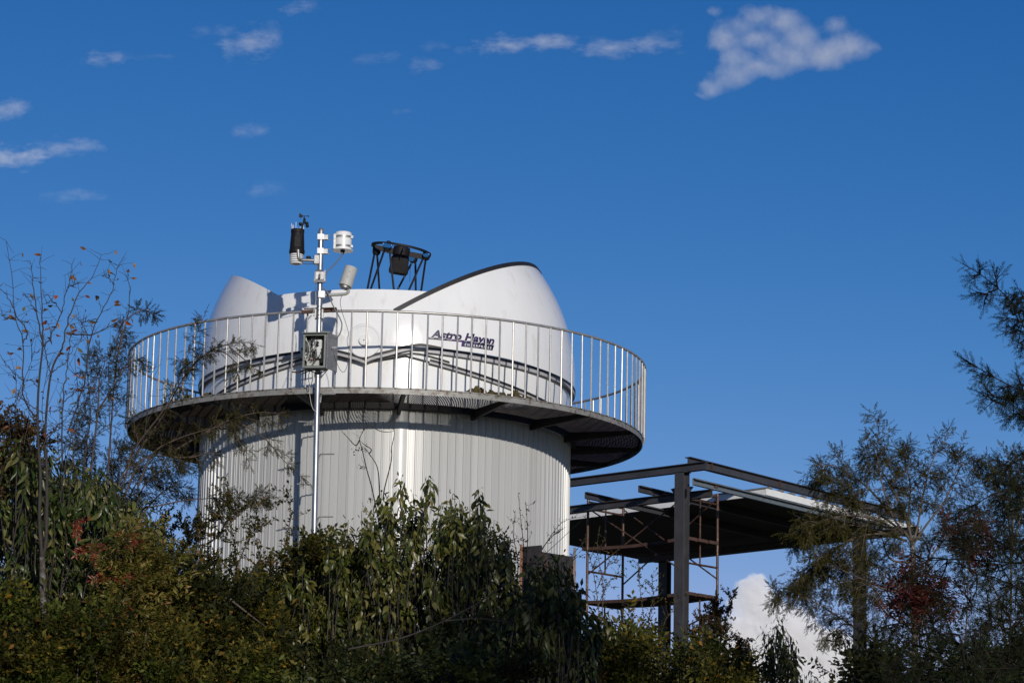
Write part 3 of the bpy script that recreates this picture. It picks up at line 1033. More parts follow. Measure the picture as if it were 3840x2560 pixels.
poles = [((418, 470), (260, 1270), 'left', YT - .25), ((485, 490), (535, 1270), 'left', YT + .28), ((665, 370), (350, 1270), 'front', YT - .2), ((788, 370), (887, 1285), 'front', near + .1),
         ((1422, 660), (1430, 1310), 'back', YT + .28), ((1360, 640), (1020, 1280), 'back', YT + .33), ((1620, 560), (1290, 1300), 'right', near + .12), ((1676, 600), (1572, 1315), 'right', YT + .12)]
for (p, q, nd, yb) in poles:
    P0 = T4(*p, nodes4[nd][2])
    P1 = T4(*q, yb)
    P2 = P0 + (P1 - P0) * 2.1
    MB().tube([P0, P2], 0.0155, 10).obj('truss_pole', M['carbon'], tele, True)
for nd, (x, y, yy) in nodes4.items():
    c = T4(x, y, yy)
    MB().lathe([(0.01, -0.05), (0.045, -0.045), (0.06, -0.01), (0.06, 0.02), (0.02, 0.05)], 16, c, nrm, cap=True).obj('pole_joint', M['black'], tele, True)
    hp = c + np.array([0, -0.062 if nd in ('front', 'right') else -0.055, 0.0])
    if nd in ('front', 'right', 'back'):
        b = MB()
        hw = 0.075 if nd == 'front' else 0.05
        offx = {'front': 0.0, 'right': 0.0, 'back': -0.03}[nd]
        zz = {'front': 0.02, 'right': 0.015, 'back': -0.01}[nd]
        pl = [(-1, .32), (1, .25), (.9, -.1), (.55, -.4), (-.5, -.42), (-.9, -.1)]
        for dy in (-0.012, 0.012):
            for (u, v_) in pl:
                b.v.append(tuple(hp + exv * (u * hw + offx) + np.array([0, dy, 0]) + nrm * (v_ * 0.085 + zz)))
        b.f = [tuple(range(6)), tuple(range(6, 12))] + [(i, (i + 1) % 6, 6 + (i + 1) % 6, 6 + i) for i in range(6)]
        b.obj('blue_fitting', M['blue'], tele)
        for u in (-0.9, 0.85):
            MB().lathe([(0.006, 0), (0.006, 0.012), (0.001, 0.013)], 8, hp + exv * u * hw * 0.9 + nrm * 0.03, (0, -1, 0)).obj('bolt', M['zinc'], tele)
# post above the ring's near side
MB().lathe([(0.028, 0.0), (0.028, 0.03), (0.01, 0.034)], 12, T4(765, 205, near), nrm, cap=True).obj('ring_knob', M['black'], tele, True)
# spider vanes, focuser drum and the bagged camera
cd = T4(1075, 430, YT)
for ang in (0.15, PI / 2 + 0.15, PI + 0.15, 1.5 * PI + 0.15):
    e_ = math.cos(ang) * exv + math.sin(ang) * eyv
    MB().beam(cd + e_ * 0.08 - nrm * 0.0, cT + e_ * (rT - 0.03) - nrm * 0.035, [(-0.004, -0.042), (0.004, -0.042), (0.004, 0.036), (-0.004, 0.036)], nrm).obj('spider_vane', M['black'], tele)
MB().lathe([(0.02, 0.07), (0.118, 0.07), (0.122, 0.06), (0.122, -0.05), (0.112, -0.06), (0.11, -0.10)], 32, cd, nrm).obj('focuser_drum', M['black'], tele, True)
b = MB()
cb = T4(1030, 740, YT)
for k, (zz, sx_, sy_) in enumerate(((0.130, .08, .08), (0.125, .115, .09), (0.10, .125, .10), (0.0, .130, .10), (-0.10, .140, .105), (-0.130, .128, .10), (-0.137, .08, .07))):
    for i in range(20):
        a = 2 * PI * i / 20
        ca, sa = math.cos(a), math.sin(a)
        q = 1.0 / max(abs(ca), abs(sa)) ** 0.75
        wob = 1 + 0.035 * math.sin(a * 5 + k * 1.7)
        b.v.append(tuple(cb + exv * ca * q * sx_ * wob + eyv * sa * q * sy_ * wob + nrm * zz))
for k in range(6):
    for i in range(20):
        j = (i + 1) % 20
        b.f.append((k * 20 + i, k * 20 + j, k * 20 + 20 + j, k * 20 + 20 + i))
b.f += [tuple(range(20)), tuple(range(120, 140))]
b.obj('camera_bag', M['cloth'], tele, True)
MB().tube(smooth_path([T4(1310, 700, YT - .1), T4(1300, 830, YT - .1), T4(1288, 960, YT - .1), T4(1290, 1050, YT - .1), T4(1280, 1145, YT - .1)], 10), 0.003, 5).obj('dangling_cord', M['cloth'], tele)
# below the wall: mirror cell and pier on which it stands
base = cT - nrm * 1.75
MB().lathe([(0.47, 0.32), (0.49, 0.30), (0.49, -0.05), (0.40, -0.12), (0.02, -0.14)], 40, base, nrm).obj('mirror_cell', M['black'], tele, True)
MB().lathe([(0.24, 0.0), (0.24, 0.03), (0.15, 0.05), (0.13, base[2] - 0.13)], 24, (base[0], base[1], -0.02), cap=True).obj('pier', M['black'], tele, True)

# ------------------------------------------------------------------ weather mast
YM = 37.24


def Z3(x, y, yy=YM):
    return at(1050 + x / 2.24, 780 + y / 2.24, yy)


def Z1(x, y, yy=YM):
    return at(400 + x / 1.96, 1000 + y / 1.96, yy)


top, low = Z3(345, 195), at(1179, 1960, YM)
dirp = (low - top) / np.linalg.norm(low - top)
foot = top + dirp * ((top[2] - gz(top[0], YM) + 0.4) / -dirp[2])
mast = thing('weather_mast', 'tall galvanised pole with rebar step pegs strapped to the front of the railing', 'mast', tuple(foot))
mo = np.array(foot)


def mpart(bld, name, mat, par=None, smooth=True, bevel=0):
    par = par or mast
    org = np.array(par.location)
    bld.v = [tuple(np.array(v) - org) for v in bld.v]
    return bld.obj(name, mat, par, smooth, bevel)


PR = 0.036


def on_pole(y, src=None):
    """world point on the pole axis at photo row y"""
    p = at(1200, y, YM)
    t = (p[2] - top[2]) / dirp[2]
    return top + dirp * t


mpart(MB().tube([foot, top + dirp * 1.3, top], [PR * 1.12, PR, PR * 0.97], 20), 'pole', M['galv'])
mpart(MB().lathe([(PR * 1.03, -0.05), (PR * 1.03, 0.0), (PR * 0.8, 0.028), (PR * 0.4, 0.042), (0.002, 0.046)], 20, top - dirp * 0.0, (0, 0, 1)), 'pole_cap', M['zinc'])
# ring joint half way
for yy in (1405,):
    c = on_pole(yy)
    mpart(MB().lathe([(PR * 1.0, -.03), (PR * 1.3, -.028), (PR * 1.3, .028), (PR * 1.0, .03)], 20, c), 'pole_collar', M['galv'])
# bent rebar step pegs
for y, s, elev in ((1478, 1, 1), (1584, -1, 1), (1703, 1, 1), (1818, -1, 1), (1938, 1, 1), (1243, 1, 0), (1358, -1, 0)):
    c = on_pole(y + (16 if elev else 0))
    yb = -0.01
    if elev:
        pts = [c + np.array([s * (PR + .006), yb, -.055]), c + np.array([s * (PR + .010), yb, .0]), c + np.array([s * (PR + .012), yb, .036]), c + np.array([s * (PR + .022), yb, .052]), c + np.array([s * (PR + .05), yb, .058]), c + np.array([s * (PR + .20), yb, .062])]
    else:
        pts = [c + np.array([s * PR * .8, .01, 0]), c + np.array([s * (PR + .12), .01, 0]), c + np.array([s * (PR + .135), .01, 0])]
    P = smooth_path(pts, 44)
    rad = 0.0085 + 0.0016 * (np.arange(len(P)) % 2)
    mpart(MB().tube(P, rad, 8), 'step_peg', M['zinc'])


def clamp_block(c, sx_, sz, name='clamp', d=0.10, mat='galv'):
    b = MB()
    b.box(c, (sx_, d, sz))
    for dz in (-sz * .42, sz * .42):
        b.lathe([(PR * 1.02, -.008), (PR * 1.35, -.008), (PR * 1.35, .008), (PR * 1.02, .008)], 16, c + np.array([0, 0, dz]))
    return mpart(b, name, M[mat], None, False, 0.003)


# clamps and plates for the sensors
for y in (247, 365):
    c = on_pole(780 + y / 2.24)
    clamp_block(c + np.array([.0, 0, 0]), 0.085, 0.075)
    mpart(MB().box(c + np.array([.065, -.01, -.003]), (.06, .06, .06)).tube([c + np.array([.0, .0, .03]), c + np.array([.13, -.02, .03])], .006, 6).tube([c + np.array([.0, .0, -.033]), c + np.array([.13, -.02, -.033])], .006, 6), 'clamp_arm', M['zinc'], None, False)
c = on_pole(780 + 440 / 2.24)
clamp_block(c + np.array([-.045, -.01, 0]), 0.06, 0.11, 'clamp', .11, 'zinc')
c = on_pole(780 + 585 / 2.24)
b = MB()
b.box(c + np.array([-.005, -.062, .015]), (.125, .006, .10))
b.box(c + np.array([.0, -.056, -.052]), (.155, .02, .055), Matrix.Rotation(R_(-20), 3, 'X'))
b.box(c + np.array([-.06, -.02, -.01]), (.012, .09, .15))
b.box(c + np.array([.066, -.03, .01]), (.012, .08, .15))
b.tube([c + np.array([-.005, -.062, .03]), c + np.array([.0, -.10, -.03])], .014, 10)
b.box(c + np.array([-.01, -.05, .08]), (.085, .04, .03), Matrix.Rotation(R_(25), 3, 'X'))
mpart(b, 'mounting_plate', M['zinc'], None, False, 0.002)
c = on_pole(780 + 730 / 2.24)
clamp_block(c + np.array([.03, -.01, 0]), 0.085, 0.09)
# bracket to the handrail: two rusty angle irons and wire
c = Z3(330, 862, YM + .02)
b = MB()
b.beam(Z3(180, 868, YM + .06), Z3(480, 852, YM + .06), [(-.022, -.03), (.022, -.03), (.022, .012), (-.022, .012)])
b.beam(Z3(200, 846, YM + .02), Z3(475, 838, YM + .02), [(-.015, -.006), (.015, -.006), (.015, .006), (-.015, .006)])
mpart(b, 'rail_bracket', M['plank'], None, False)
c = on_pole(780 + 880 / 2.24)
mpart(MB().box(c + np.array([-.045, -.0, -.02]), (.02, .10, .12)).box(c + np.array([.045, 0, -.02]), (.02, .10, .12)), 'bracket_plate', M['zinc'], None, False, .002)
for k in range(4):
    pts = [c + np.array([math.cos(t) * .055, math.sin(t) * .055 - .0, .05 * math.sin(t + k) + .02 * (k - 1.5)]) for t in np.linspace(0, 2 * PI, 20)]
    mpart(MB().tube(pts, .0025, 5, False), 'tie_wire', M['plank'])
# cables
CAB = [
    ('cable', 'cable', .0085, [(522, 372), (515, 400), (480, 450), (430, 500), (395, 540), (370, 600)], -.06),
    ('cable', 'cable', .0085, [(365, 670), (400, 710), (450, 830), (500, 920), (520, 980), (505, 1050), (470, 1095), (440, 1108)], -.08),
    ('cable', 'blackcable', .0035, [(518, 735), (506, 790), (520, 870), (560, 990), (582, 1100), (570, 1290), (540, 1375), (500, 1350), (455, 1240), (440, 1180)], -.09),
    ('cable', 'whitecable', .0030, [(300, 700), (300, 790), (270, 900), (225, 1010), (195, 1080), (195, 1110)], -.07),
    ('cable', 'blackcable', .004, [(90, 445), (105, 468), (140, 478), (172, 465), (180, 450)], -.05),
    ('cable', 'blackcable', .004, [(180, 452), (200, 468), (240, 470), (290, 468)], -.06),
    ('cable', 'blackcable', .005, [(255, 1350), (240, 1410), (245, 1470), (258, 1490), (272, 1440), (268, 1370)], -.02),
    ('cable', 'blackcable', .007, [(180, 1395), (250, 1368), (300, 1385), (350, 1380), (400, 1350)], -.06),
    ('cable', 'blackcable', .006, [(345, 1425), (370, 1390), (400, 1355), (420, 1310)], -.02),
    ('cable', 'plank', .010, [(100, 1375), (150, 1378), (200, 1365), (245, 1355)], -.02),
    ('cable', 'whitecable', .0028, [(250, 1490), (250, 1560), (262, 1640), (280, 1690), (300, 1705)], -.05),
    ('cable', 'blackcable', .0035, [(295, 660), (297, 720), (290, 800)], -.05),
]
for nm, mt, r_, pts, dy in CAB:
    P = smooth_path([Z3(x, y, YM + dy) for x, y in pts], 26)
    mpart(MB().tube(P, r_, 7), nm, M[mt])

# --- junction box on the pole, door standing open
yb = YM - .05
bx0, bx1 = Z3(207, 1055, yb - .16), Z3(392, 1345, yb - .16)
wbx, hbx = bx1[0] - bx0[0], bx0[2] - bx1[2]
jb = thing('junction_box', 'open grey metal junction box full of wiring on the weather mast', 'electrical box', (float(bx0[0] + wbx / 2), float(yb - .08), float(bx1[2])))
ROTB = Matrix.Rotation(R_(-9), 3, 'Z')
RB = np.array(ROTB)


def jpart(b, name, mat, par=None, smooth=False, bevel=0.0):
    b.v = [tuple(RB @ np.array(v)) for v in b.v]
    return b.obj(name, mat, par or jb, smooth, bevel)


dbx = 0.19
th = 0.008
b = MB()
b.box((0, dbx / 2 - th / 2, hbx / 2), (wbx, th, hbx))
b.box((-wbx / 2 + th / 2, 0, hbx / 2), (th, dbx - .001, hbx - .002))
b.box((wbx / 2 - th / 2, 0, hbx / 2), (th, dbx - .001, hbx - .002))
b.box((0, 0, th / 2 + .001), (wbx - 2 * th, dbx - .002, th))
b.box((0, 0, hbx - th / 2 - .001), (wbx - 2 * th, dbx - .002, th))
jpart(b, 'box_shell', M['boxpaint'])
b = MB()
fw = 0.024
for (cx_, cz_, sx_, sz_) in ((-wbx / 2 + fw / 2, hbx / 2, fw, hbx), (wbx / 2 - fw / 2, hbx / 2, fw, hbx), (0, fw / 2, wbx - 2 * fw, fw), (0, hbx - fw / 2, wbx - 2 * fw, fw)):
    b.box((cx_, -dbx / 2 - .004, cz_), (sx_, .008, sz_))
jpart(b, 'front_frame', M['boxpaint'])
jpart(MB().box((0.0, -.02, hbx + .006), (wbx + .03, dbx + .06, .012)), 'rain_hood', M['boxpaint'], None, False, .003)
# the door opened back along the right side
dr = jpart(MB().box((wbx / 2 + .055, .03, hbx / 2 + .005), (.012, .30, hbx + .03), np.array(Matrix.Rotation(R_(-14), 3, 'Z'))), 'door', M['zinc'], None, False, .003)
jpart(MB().box((wbx / 2 + .095, -.02, hbx * .62), (.06, .02, .022)).tube([(wbx / 2 + .10, -.03, hbx * .62), (wbx / 2 + .10, -.03, hbx * .55)], .006, 6), 'latch', M['zinc'], dr)
jpart(MB().box((0, dbx / 2 - .014, hbx / 2), (wbx - .03, .008, hbx - .03)), 'back_plate', M['boxin'])
jpart(MB().box((0.02, .0, hbx * .72), (.115, .08, .12)), 'module', M['module'], None, False, .004)
jpart(MB().box((0.045, -.01, hbx * .46), (.075, .08, .14)), 'module', M['module'], None, False, .004)
jpart(MB().box((0.105, .0, hbx * .38), (.075, .10, .20)), 'battery', M['black'], None, False, .005)
jpart(MB().box((-0.03, -.0, hbx * .17), (.16, .07, .07)), 'terminal_strip', M['greyplastic'], None, False, .003)
for zz in (.76, .68):
    jpart(MB().lathe([(.016, 0), (.016, .03), (.006, .034)], 10, (.03, -.04, hbx * zz), (0, -1, 0), cap=True), 'gland', M['black'])
for k in range(26):
    p0 = np.array([random.uniform(-.14, .0), random.uniform(-.08, .0), hbx * random.uniform(.08, .4)])
    p3 = np.array([random.uniform(-.13, .08), random.uniform(-.09, 0), hbx * random.uniform(.25, .9)])
    q1 = p0 + np.array([random.uniform(-.07, .05), random.uniform(-.05, .0), random.uniform(.0, .15)])
    q2 = p3 + np.array([random.uniform(-.07, .05), random.uniform(-.05, .0), random.uniform(-.15, .05)])
    for q in (p0, q1, q2, p3):
        q[0] = np.clip(q[0], -wbx / 2 + .02, wbx / 2 - .03)
        q[1] = np.clip(q[1], -.088, .07)
        q[2] = np.clip(q[2], .02, hbx - .04)
    jpart(MB().tube(smooth_path([p0, q1, q2, p3], 14), random.choice((.003, .004, .005)), 5), 'wire', M[random.choice(('blackcable', 'blackcable', 'cable', 'whitecable'))])
jpart(MB().tube(smooth_path([(-.13, -.07, hbx * .85), (-.08, -.085, hbx * .7), (-.07, -.085, hbx * .45), (-.10, -.07, hbx * .2)], 16), .006, 6), 'wire', M['whitecable'])
jpart(MB().box((-.01, -.06, hbx * .26), (.02, .02, .02)), 'wire_nut', M['redleaf'])

# --- white drum gauge on the right of the pole
c = Z3(530, 287, YM - .02)
gau = thing('radiation_gauge', 'white drum-shaped sensor clamped by two steel bands at the mast top', 'sensor', tuple(c))
MB().lathe([(.002, .135), (.08, .134), (.10, .128), (.112, .112), (.112, .035), (.108, .033), (.108, .025), (.112, .023), (.112, -.10), (.002, -.10)], 40).obj('drum', M['white'], gau, True)
MB().lathe([(.002, .155), (.025, .152), (.03, .135)], 20).obj('top_dome', M['black'], gau, True)
MB().lathe([(.002, -.103), (.135, -.105), (.138, -.112), (.135, -.118), (.002, -.118)], 40).obj('base_plate', M['white'], gau, True)
for zz in (.06, -.065):
    MB().lathe([(.1125, -.013), (.116, -.013), (.116, .013), (.1125, .013)], 40, (0, 0, zz)).box((.118, -.04, zz), (.03, .03, .034)).obj('steel_band', M['zinc'], gau, True)
MB().box((-.105, -.05, -.01), (.03, .08, .20)).obj('side_bracket', M['zinc'], gau, False, .004)
MB().lathe([(.03, 0), (.03, -.02), (.014, -.03), (.012, -.05)], 14, (.0, -.02, -.118)).obj('cable_gland', M['black'], gau, True)

# --- weather station on the left arm
c = Z3(145, 285, YM - .03)
wst = thing('weather_station', 'black weather station with bird spikes, wind vane and cups on the mast arm', 'weather station', tuple(c))
L3 = lambda x, y, dy=-.03: Z3(x, y, YM + dy) - np.array(c)
MB().lathe([(.002, .165), (.075, .16), (.088, .165), (.088, .12), (.084, .115), (.092, .0), (.096, -.10), (.100, -.11), (.104, -.14), (.094, -.165), (.002, -.165)], 30).obj('rain_collector', M['black'], wst, True)
MB().box((.012, -.095, -.02), (.085, .03, .15)).box((.03, -.10, .06), (.05, .03, .03)).obj('sensor_housing', M['black'], wst, False, .008)
for i, zz in enumerate((-.175, -.203, -.231, -.259)):
    MB().lathe([(.05, .012), (.082, .008), (.094 - .002 * i, -.010), (.090 - .002 * i, -.014), (.05, -.006)], 30, (-.004, 0, zz)).obj('shield_plate', M['white'], wst, True)
MB().lathe([(.05, 0), (.085, -.004), (.08, -.02), (.03, -.03), (.002, -.03)], 30, (-.004, 0, -.276)).obj('shield_base', M['white'], wst, True)
for k in range(9):
    a = 2 * PI * k / 9 + .3
    MB().tube([(.082 * math.cos(a), .082 * math.sin(a), .155), (.084 * math.cos(a), .084 * math.sin(a), .235 + .02 * math.sin(k * 2.2))], .0032, 6).obj('bird_spike', M['white'], wst)
a0 = L3(170, 300, -.13)
a1 = L3(188, 160, -.12)
a2 = L3(205, 75, -.11)
MB().tube([a0, a1, a2], [.011, .009, .009], 10).obj('wind_arm', M['black'], wst, True)
MB().lathe([(.006, -.035), (.014, -.03), (.014, .03), (.006, .04)], 12, L3(207, 112, -.11)).obj('wind_hub', M['black'], wst, True)
b = MB()
vt = L3(205, 72, -.11)
b.tube([vt + np.array([-.06, 0, .012]), vt + np.array([.05, 0, .005])], .004, 6)
b.add([vt + np.array(q) for q in ((-.068, -.002, .048), (-.072, -.002, -.012), (-.045, -.002, -.02), (-.012, -.002, .0), (-.03, -.002, .022), (-.068, .002, .048), (-.072, .002, -.012), (-.045, .002, -.02), (-.012, .002, .0), (-.03, .002, .022))],
      [(0, 1, 2, 3, 4), (5, 6, 7, 8, 9)] + [(i, (i + 1) % 5, 5 + (i + 1) % 5, 5 + i) for i in range(5)])
b.lathe([(.002, -.01), (.012, 0), (.002, .012)], 8, vt + np.array([.05, 0, .005]), (1, 0, 0))
b.obj('wind_vane', M['black'], wst)
for (x, y, dy) in ((172, 135, -.13), (226, 130, -.06), (229, 150, -.16)):
    p = L3(x, y, dy)
    hub = L3(207, 128, -.11)
    MB().lathe([(.002, .024), (.014, .020), (.022, .008), (.025, -.004), (.022, -.004), (.012, .014), (.002, .018)], 14, p, np.array([.4, -.8, .1])).tube([hub, p], .003, 5).obj('wind_cup', M['black'], wst, True)
P = smooth_path([L3(152, 352, -.12), L3(155, 400, -.12), L3(160, 428, -.11), L3(178, 437, -.08), L3(230, 438, -.05), L3(298, 442, -.02)], 20)
MB().tube(P, .021, 14).obj('support_arm', M['zinc'], wst, True)
MB().lathe([(.03, -.02), (.034, 0), (.03, .02), (.002, .03)], 16, L3(240, 420, -.01), cap=True).obj('cable_gland', M['black'], wst, True)

# --- grey hooded sensor on a bent arm
hp0, hp1 = Z3(600, 500, YM - .10), Z3(547, 660, YM - .14)
axs = (hp0 - hp1) / np.linalg.norm(hp0 - hp1)
hs_ = thing('hooded_sensor', 'grey tube-shaped sensor tilted up on a bent arm of the weather mast', 'sensor', tuple(hp1))
L_ = np.linalg.norm(hp0 - hp1)
b = MB()
Mq = np.array(Vector(axs).to_track_quat('Z', 'Y').to_matrix())
sec = 16
for (zz, rr_) in ((0.0, .086), (L_ * .97, .086), (L_, .078)):
    for i in range(sec + 1):
        a = -0.15 * PI + 1.3 * PI * i / sec
        b.v.append(tuple(Mq @ np.array([rr_ * math.cos(a), rr_ * math.sin(a), zz])))
for (zz, rr_) in ((0.0, .080), (L_ * .97, .080), (L_ * .985, .06)):
    for i in range(sec + 1):
        a = -0.15 * PI + 1.3 * PI * i / sec
        b.v.append(tuple(Mq @ np.array([rr_ * math.cos(a), rr_ * math.sin(a), zz])))
n = sec + 1
for q in (0, 1, 3, 4):
    for i in range(sec):
        b.f.append((q * n + i, q * n + i + 1, (q + 1) * n + i + 1, (q + 1) * n + i))
for i in range(sec):
    b.f.append((i, i + 1, 3 * n + i + 1, 3 * n + i))
MB().lathe([(.01, .0), (.080, .0), (.086, .004), (.086, L_ * .96), (.080, L_ * .99), (.01, L_)], 28, (0, 0, 0), axs).obj('hood', M['greyplastic'], hs_, True)
MB().lathe([(.002, -.03), (.06, -.028), (.066, 0.0), (.066, .03), (.002, .03)], 22, (0, 0, 0), axs, cap=True).obj('sensor_head', M['zinc'], hs_, True)
for t_ in (.22, .5, .78):
    MB().lathe([(.007, 0), (.007, .006), (.002, .008)], 8, axs * L_ * t_ + np.array([.0, -.084, -.02]), (0, -1, 0)).obj('screw', M['zinc'], hs_)
P = [Z3(x, y, YM - d) - hp1 for x, y, d in ((560, 672, .14), (575, 690, .13), (570, 708, .12), (545, 722, .10), (480, 727, .05), (400, 730, .02), (375, 731, .01))]
MB().tube(smooth_path(P, 24), .021, 12).obj('bent_arm', M['greyplastic'], hs_, True)

# ------------------------------------------------------------------ steel shelter
def z6(x, y):
    return 2080 + x / 1.844, 1650 + y / 1.844


Fp = at(*z6(881, 300), 45.0)
AV = np.array([-0.735, 0.678, 0.0])
BV = np.array([0.617, 0.787, 0.0])
ZR, ZL, ZLOW = 7.757, 7.642, 7.268
shelter = thing('steel_shelter', 'unfinished dark steel frame shelter with a flat panel roof beside the tower', 'shelter', (float(Fp[0]), 45.0, gz(Fp[0], 45)))
so = np.array(shelter.location)


def spart(b, name, mat, smooth=False, bevel=0.0, par=None):
    b.v = [tuple(np.array(v) - so) for v in b.v]
    return b.obj(name, M[mat], par or shelter, smooth, bevel)


def iprof(hw, h, tf=.012, tw=.010):
    return [(-hw, 0), (-hw, -tf), (-tw / 2, -tf), (-tw / 2, -h + tf), (-hw, -h + tf), (-hw, -h), (hw, -h), (hw, -h + tf), (tw / 2, -h + tf), (tw / 2, -tf), (hw, -tf), (hw, 0)]


def column(x, y, ztop, ang=0.0):
    b = MB()
    zb = gz(x, y) - .3
    hw = .085
    pf = [(-hw, .082), (-hw, .070), (-.006, .070), (-.006, -.070), (-hw, -.070), (-hw, -.082), (hw, -.082), (hw, -.070), (.006, -.070), (.006, .070), (hw, .070), (hw, .082)]
    c_, s_ = math.cos(ang), math.sin(ang)
    vs_ = []
    for z in (zb, ztop):
        for u, v_ in pf:
            vs_.append((x + u * c_ - v_ * s_, y + u * s_ + v_ * c_, z))
    n = 12
    b.add(vs_, [(i, (i + 1) % n, n + (i + 1) % n, n + i) for i in range(n)] + [tuple(range(n)), tuple(range(n, 24))])
    return spart(b, 'column', 'ibeam')


# columns: web along the b direction so that flange edges and the recess show
angc = math.atan2(BV[1], BV[0]) - PI / 2
Rp = at(2900 + 478 / 1.479, 1500 + 900 / 1.479, 48.9)
Bp = at(2080 + 762 / 1.844, 2130, 52.7)
Lp = np.array([Fp[0], 45.0, 0]) + AV * 4.6
column(Fp[0], Fp[1], ZL - .128, angc)
column(Rp[0], Rp[1], ZR - .14, angc)
column(Bp[0], Bp[1], ZLOW - .12, angc)
column(Lp[0], Lp[1], ZL - .128, angc)
f0 = np.array([2.768, 45.0, 0])
spart(MB().beam(np.array([2.735, 45.0, ZL]) - AV * 0.42, np.array([2.735, 45.0, ZL]) + AV * 5.0, iprof(.05, .128)), 'beam', 'ibeam')
spart(MB().beam(np.array([2.768, 45.0, ZR]) + BV * 0.0, np.array([2.768, 45.0, ZR]) + BV * 6.6, iprof(.055, .135)), 'beam', 'ibeam')
lb0 = np.array([3.16, 45.1, ZLOW])
spart(MB().beam(lb0, lb0 + AV * 5.4, iprof(.05, .115)), 'beam', 'ibeam')
bb0, bb1 = np.array([2.37, 52.9, ZLOW]), np.array([5.70, 49.65, ZLOW])
dbb = (bb1 - bb0) / np.linalg.norm(bb1 - bb0)
spart(MB().beam(bb0, bb1 + dbb * 1.6, iprof(.05, .125)), 'beam', 'ibeam')
# stiffener plates on the right beam and cleats
for t_ in (.62, 2.6):
    p = np.array([2.768, 45.0, ZR - .067]) + BV * t_
    spart(MB().box(p, (.095, .012, .108), np.array(Matrix.Rotation(angc, 3, 'Z'))), 'stiffener_plate', 'plank')
# cap plates, bolted end plates and gussets where the frame meets
RZ = np.array(Matrix.Rotation(angc, 3, 'Z'))
for (x, y, z) in ((Fp[0], Fp[1], ZL - .134), (Rp[0], Rp[1], ZR - .147), (Bp[0], Bp[1], ZLOW - .131)):
    cp_ = spart(MB().box((x, y, z), (.20, .20, .010), RZ), 'cap_plate', 'ibeam')
    b = MB()
    for u in (-.07, .07):
        for v_ in (-.07, .07):
            q = np.array([x, y, z - .012]) + RZ @ np.array([u, v_, 0])
            b.lathe([(.011, -.008), (.011, .006), (.002, .008)], 6, q, cap=True)
    spart(b, 'bolts', 'plank', par=cp_)
for sgn in (1, -1):
    p = np.array([Fp[0], Fp[1], ZLOW]) + RZ @ np.array([.09 * sgn, .0, 0])
    d_ = RZ @ np.array([sgn, 0, 0])
    b = MB()
    b.add([p + np.array([0, 0, .02]), p + d_ * .13 + np.array([0, 0, -.0]), p + np.array([0, 0, -.15]), p + np.array([0, .01, .02]), p + d_ * .13 + np.array([0, .01, -.0]), p + np.array([0, .01, -.15])],
          [(0, 1, 2), (3, 4, 5), (0, 1, 4, 3), (1, 2, 5, 4), (2, 0, 3, 5)])
    spart(b, 'gusset_plate', 'ibeam')
# purlins: C sections lying on the lower beam
cprof = [(-.03, 0), (.03, 0), (.03, -.02), (.025, -.02), (.025, -.005), (-.024, -.005), (-.024, -.102), (.025, -.102), (.025, -.088), (.03, -.088), (.03, -.107), (-.03, -.107)]
for q, mt, le in (((218, 357), 'ibeam', 6.7), ((588, 312), 'ibeam', 6.7), ((963, 262), 'purlin', 7.0)):
    p = atz(*z6(*q), ZLOW + .117)
    spart(MB().beam(p, p + BV * le, cprof), 'purlin', mt)
    pc = p + BV * 0.62 + np.array([0, 0, -.06])
    spart(MB().box(pc, (.012, .07, .10), np.array(Matrix.Rotation(angc, 3, 'Z'))), 'purlin_cleat', 'plank')
# roof panels: white edged insulated sheets with ribs on top
RC = np.array([4.11, 46.33, 0.0])
RA, RBv = np.array([-.70, .714, 0]), np.array([.612, .79, 0])
zt_, zb_ = 7.505, 7.392
NPAN = 5
PW = 6.2 / NPAN
for k in range(NPAN):
    b = MB()
    c0 = RC + RA * (k * PW + .004)
    c1 = RC + RA * ((k + 1) * PW - .004)
    q = [c0, c1, c1 + RBv * 4.9, c0 + RBv * 4.9]
    b.add([p + np.array([0, 0, zb_ + .006]) for p in q] + [p + np.array([0, 0, zt_]) for p in q],
          [(0, 1, 5, 4), (1, 2, 6, 5), (2, 3, 7, 6), (3, 0, 4, 7), (4, 5, 6, 7)])
    pn = spart(b, 'roof_panel', 'panel_white')
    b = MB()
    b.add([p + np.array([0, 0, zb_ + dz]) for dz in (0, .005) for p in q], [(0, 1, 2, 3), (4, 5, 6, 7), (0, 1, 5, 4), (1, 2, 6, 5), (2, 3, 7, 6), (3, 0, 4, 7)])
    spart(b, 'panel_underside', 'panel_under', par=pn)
# ribs of the roof sheet run along the a direction, their ends show at the right edge
pb = [(-.06, 0.003), (-.028, .034), (.028, .034), (.06, 0.003)]
for k in range(14):
    p = RC + RBv * (.10 + k * .345) + np.array([0, 0, zt_])
    spart(MB().beam(p - RA * .012, p + RA * 6.2, pb), 'roof_rib', 'panel_top')
spart(MB().beam(RC + np.array([0, 0, zt_ + .004]) - RBv * .01, RC + RA * 6.2 + np.array([0, 0, zt_ + .004]) - RBv * .01, [(-.004, -.012), (.10, 0), (.10, .006), (-.004, .008)]), 'edge_trim', 'panel_top')
# thin wire strung from the tower
# ------------------------------------------------------------------ scaffold
s1 = at(*z6(225, 910), 47.25)
s2 = atz(*z6(470, 950), s1[2])
fb = s2 - s1
s3 = s1 - AV * 1.95
s4 = s2 - AV * 1.95


def refine(p, xt, yrow):
    """slide along the a direction until the post stands at photo column xt"""
    q = ray(*z6(xt, yrow))
    A = np.array([[AV[0], -q[0]], [AV[1], -q[1]]])
    t, _ = np.linalg.solve(A, -p[:2])
    return p + AV * t


s4 = refine(s2, 1125, 900)
s3 = s1 + (s4 - s2)
scaf = thing('scaffold', 'rusty tubular scaffold with plank levels standing inside the steel shelter', 'scaffold', (float(s1[0]), float(s1[1]), gz(s1[0], s1[1])))
co = np.array(scaf.location)


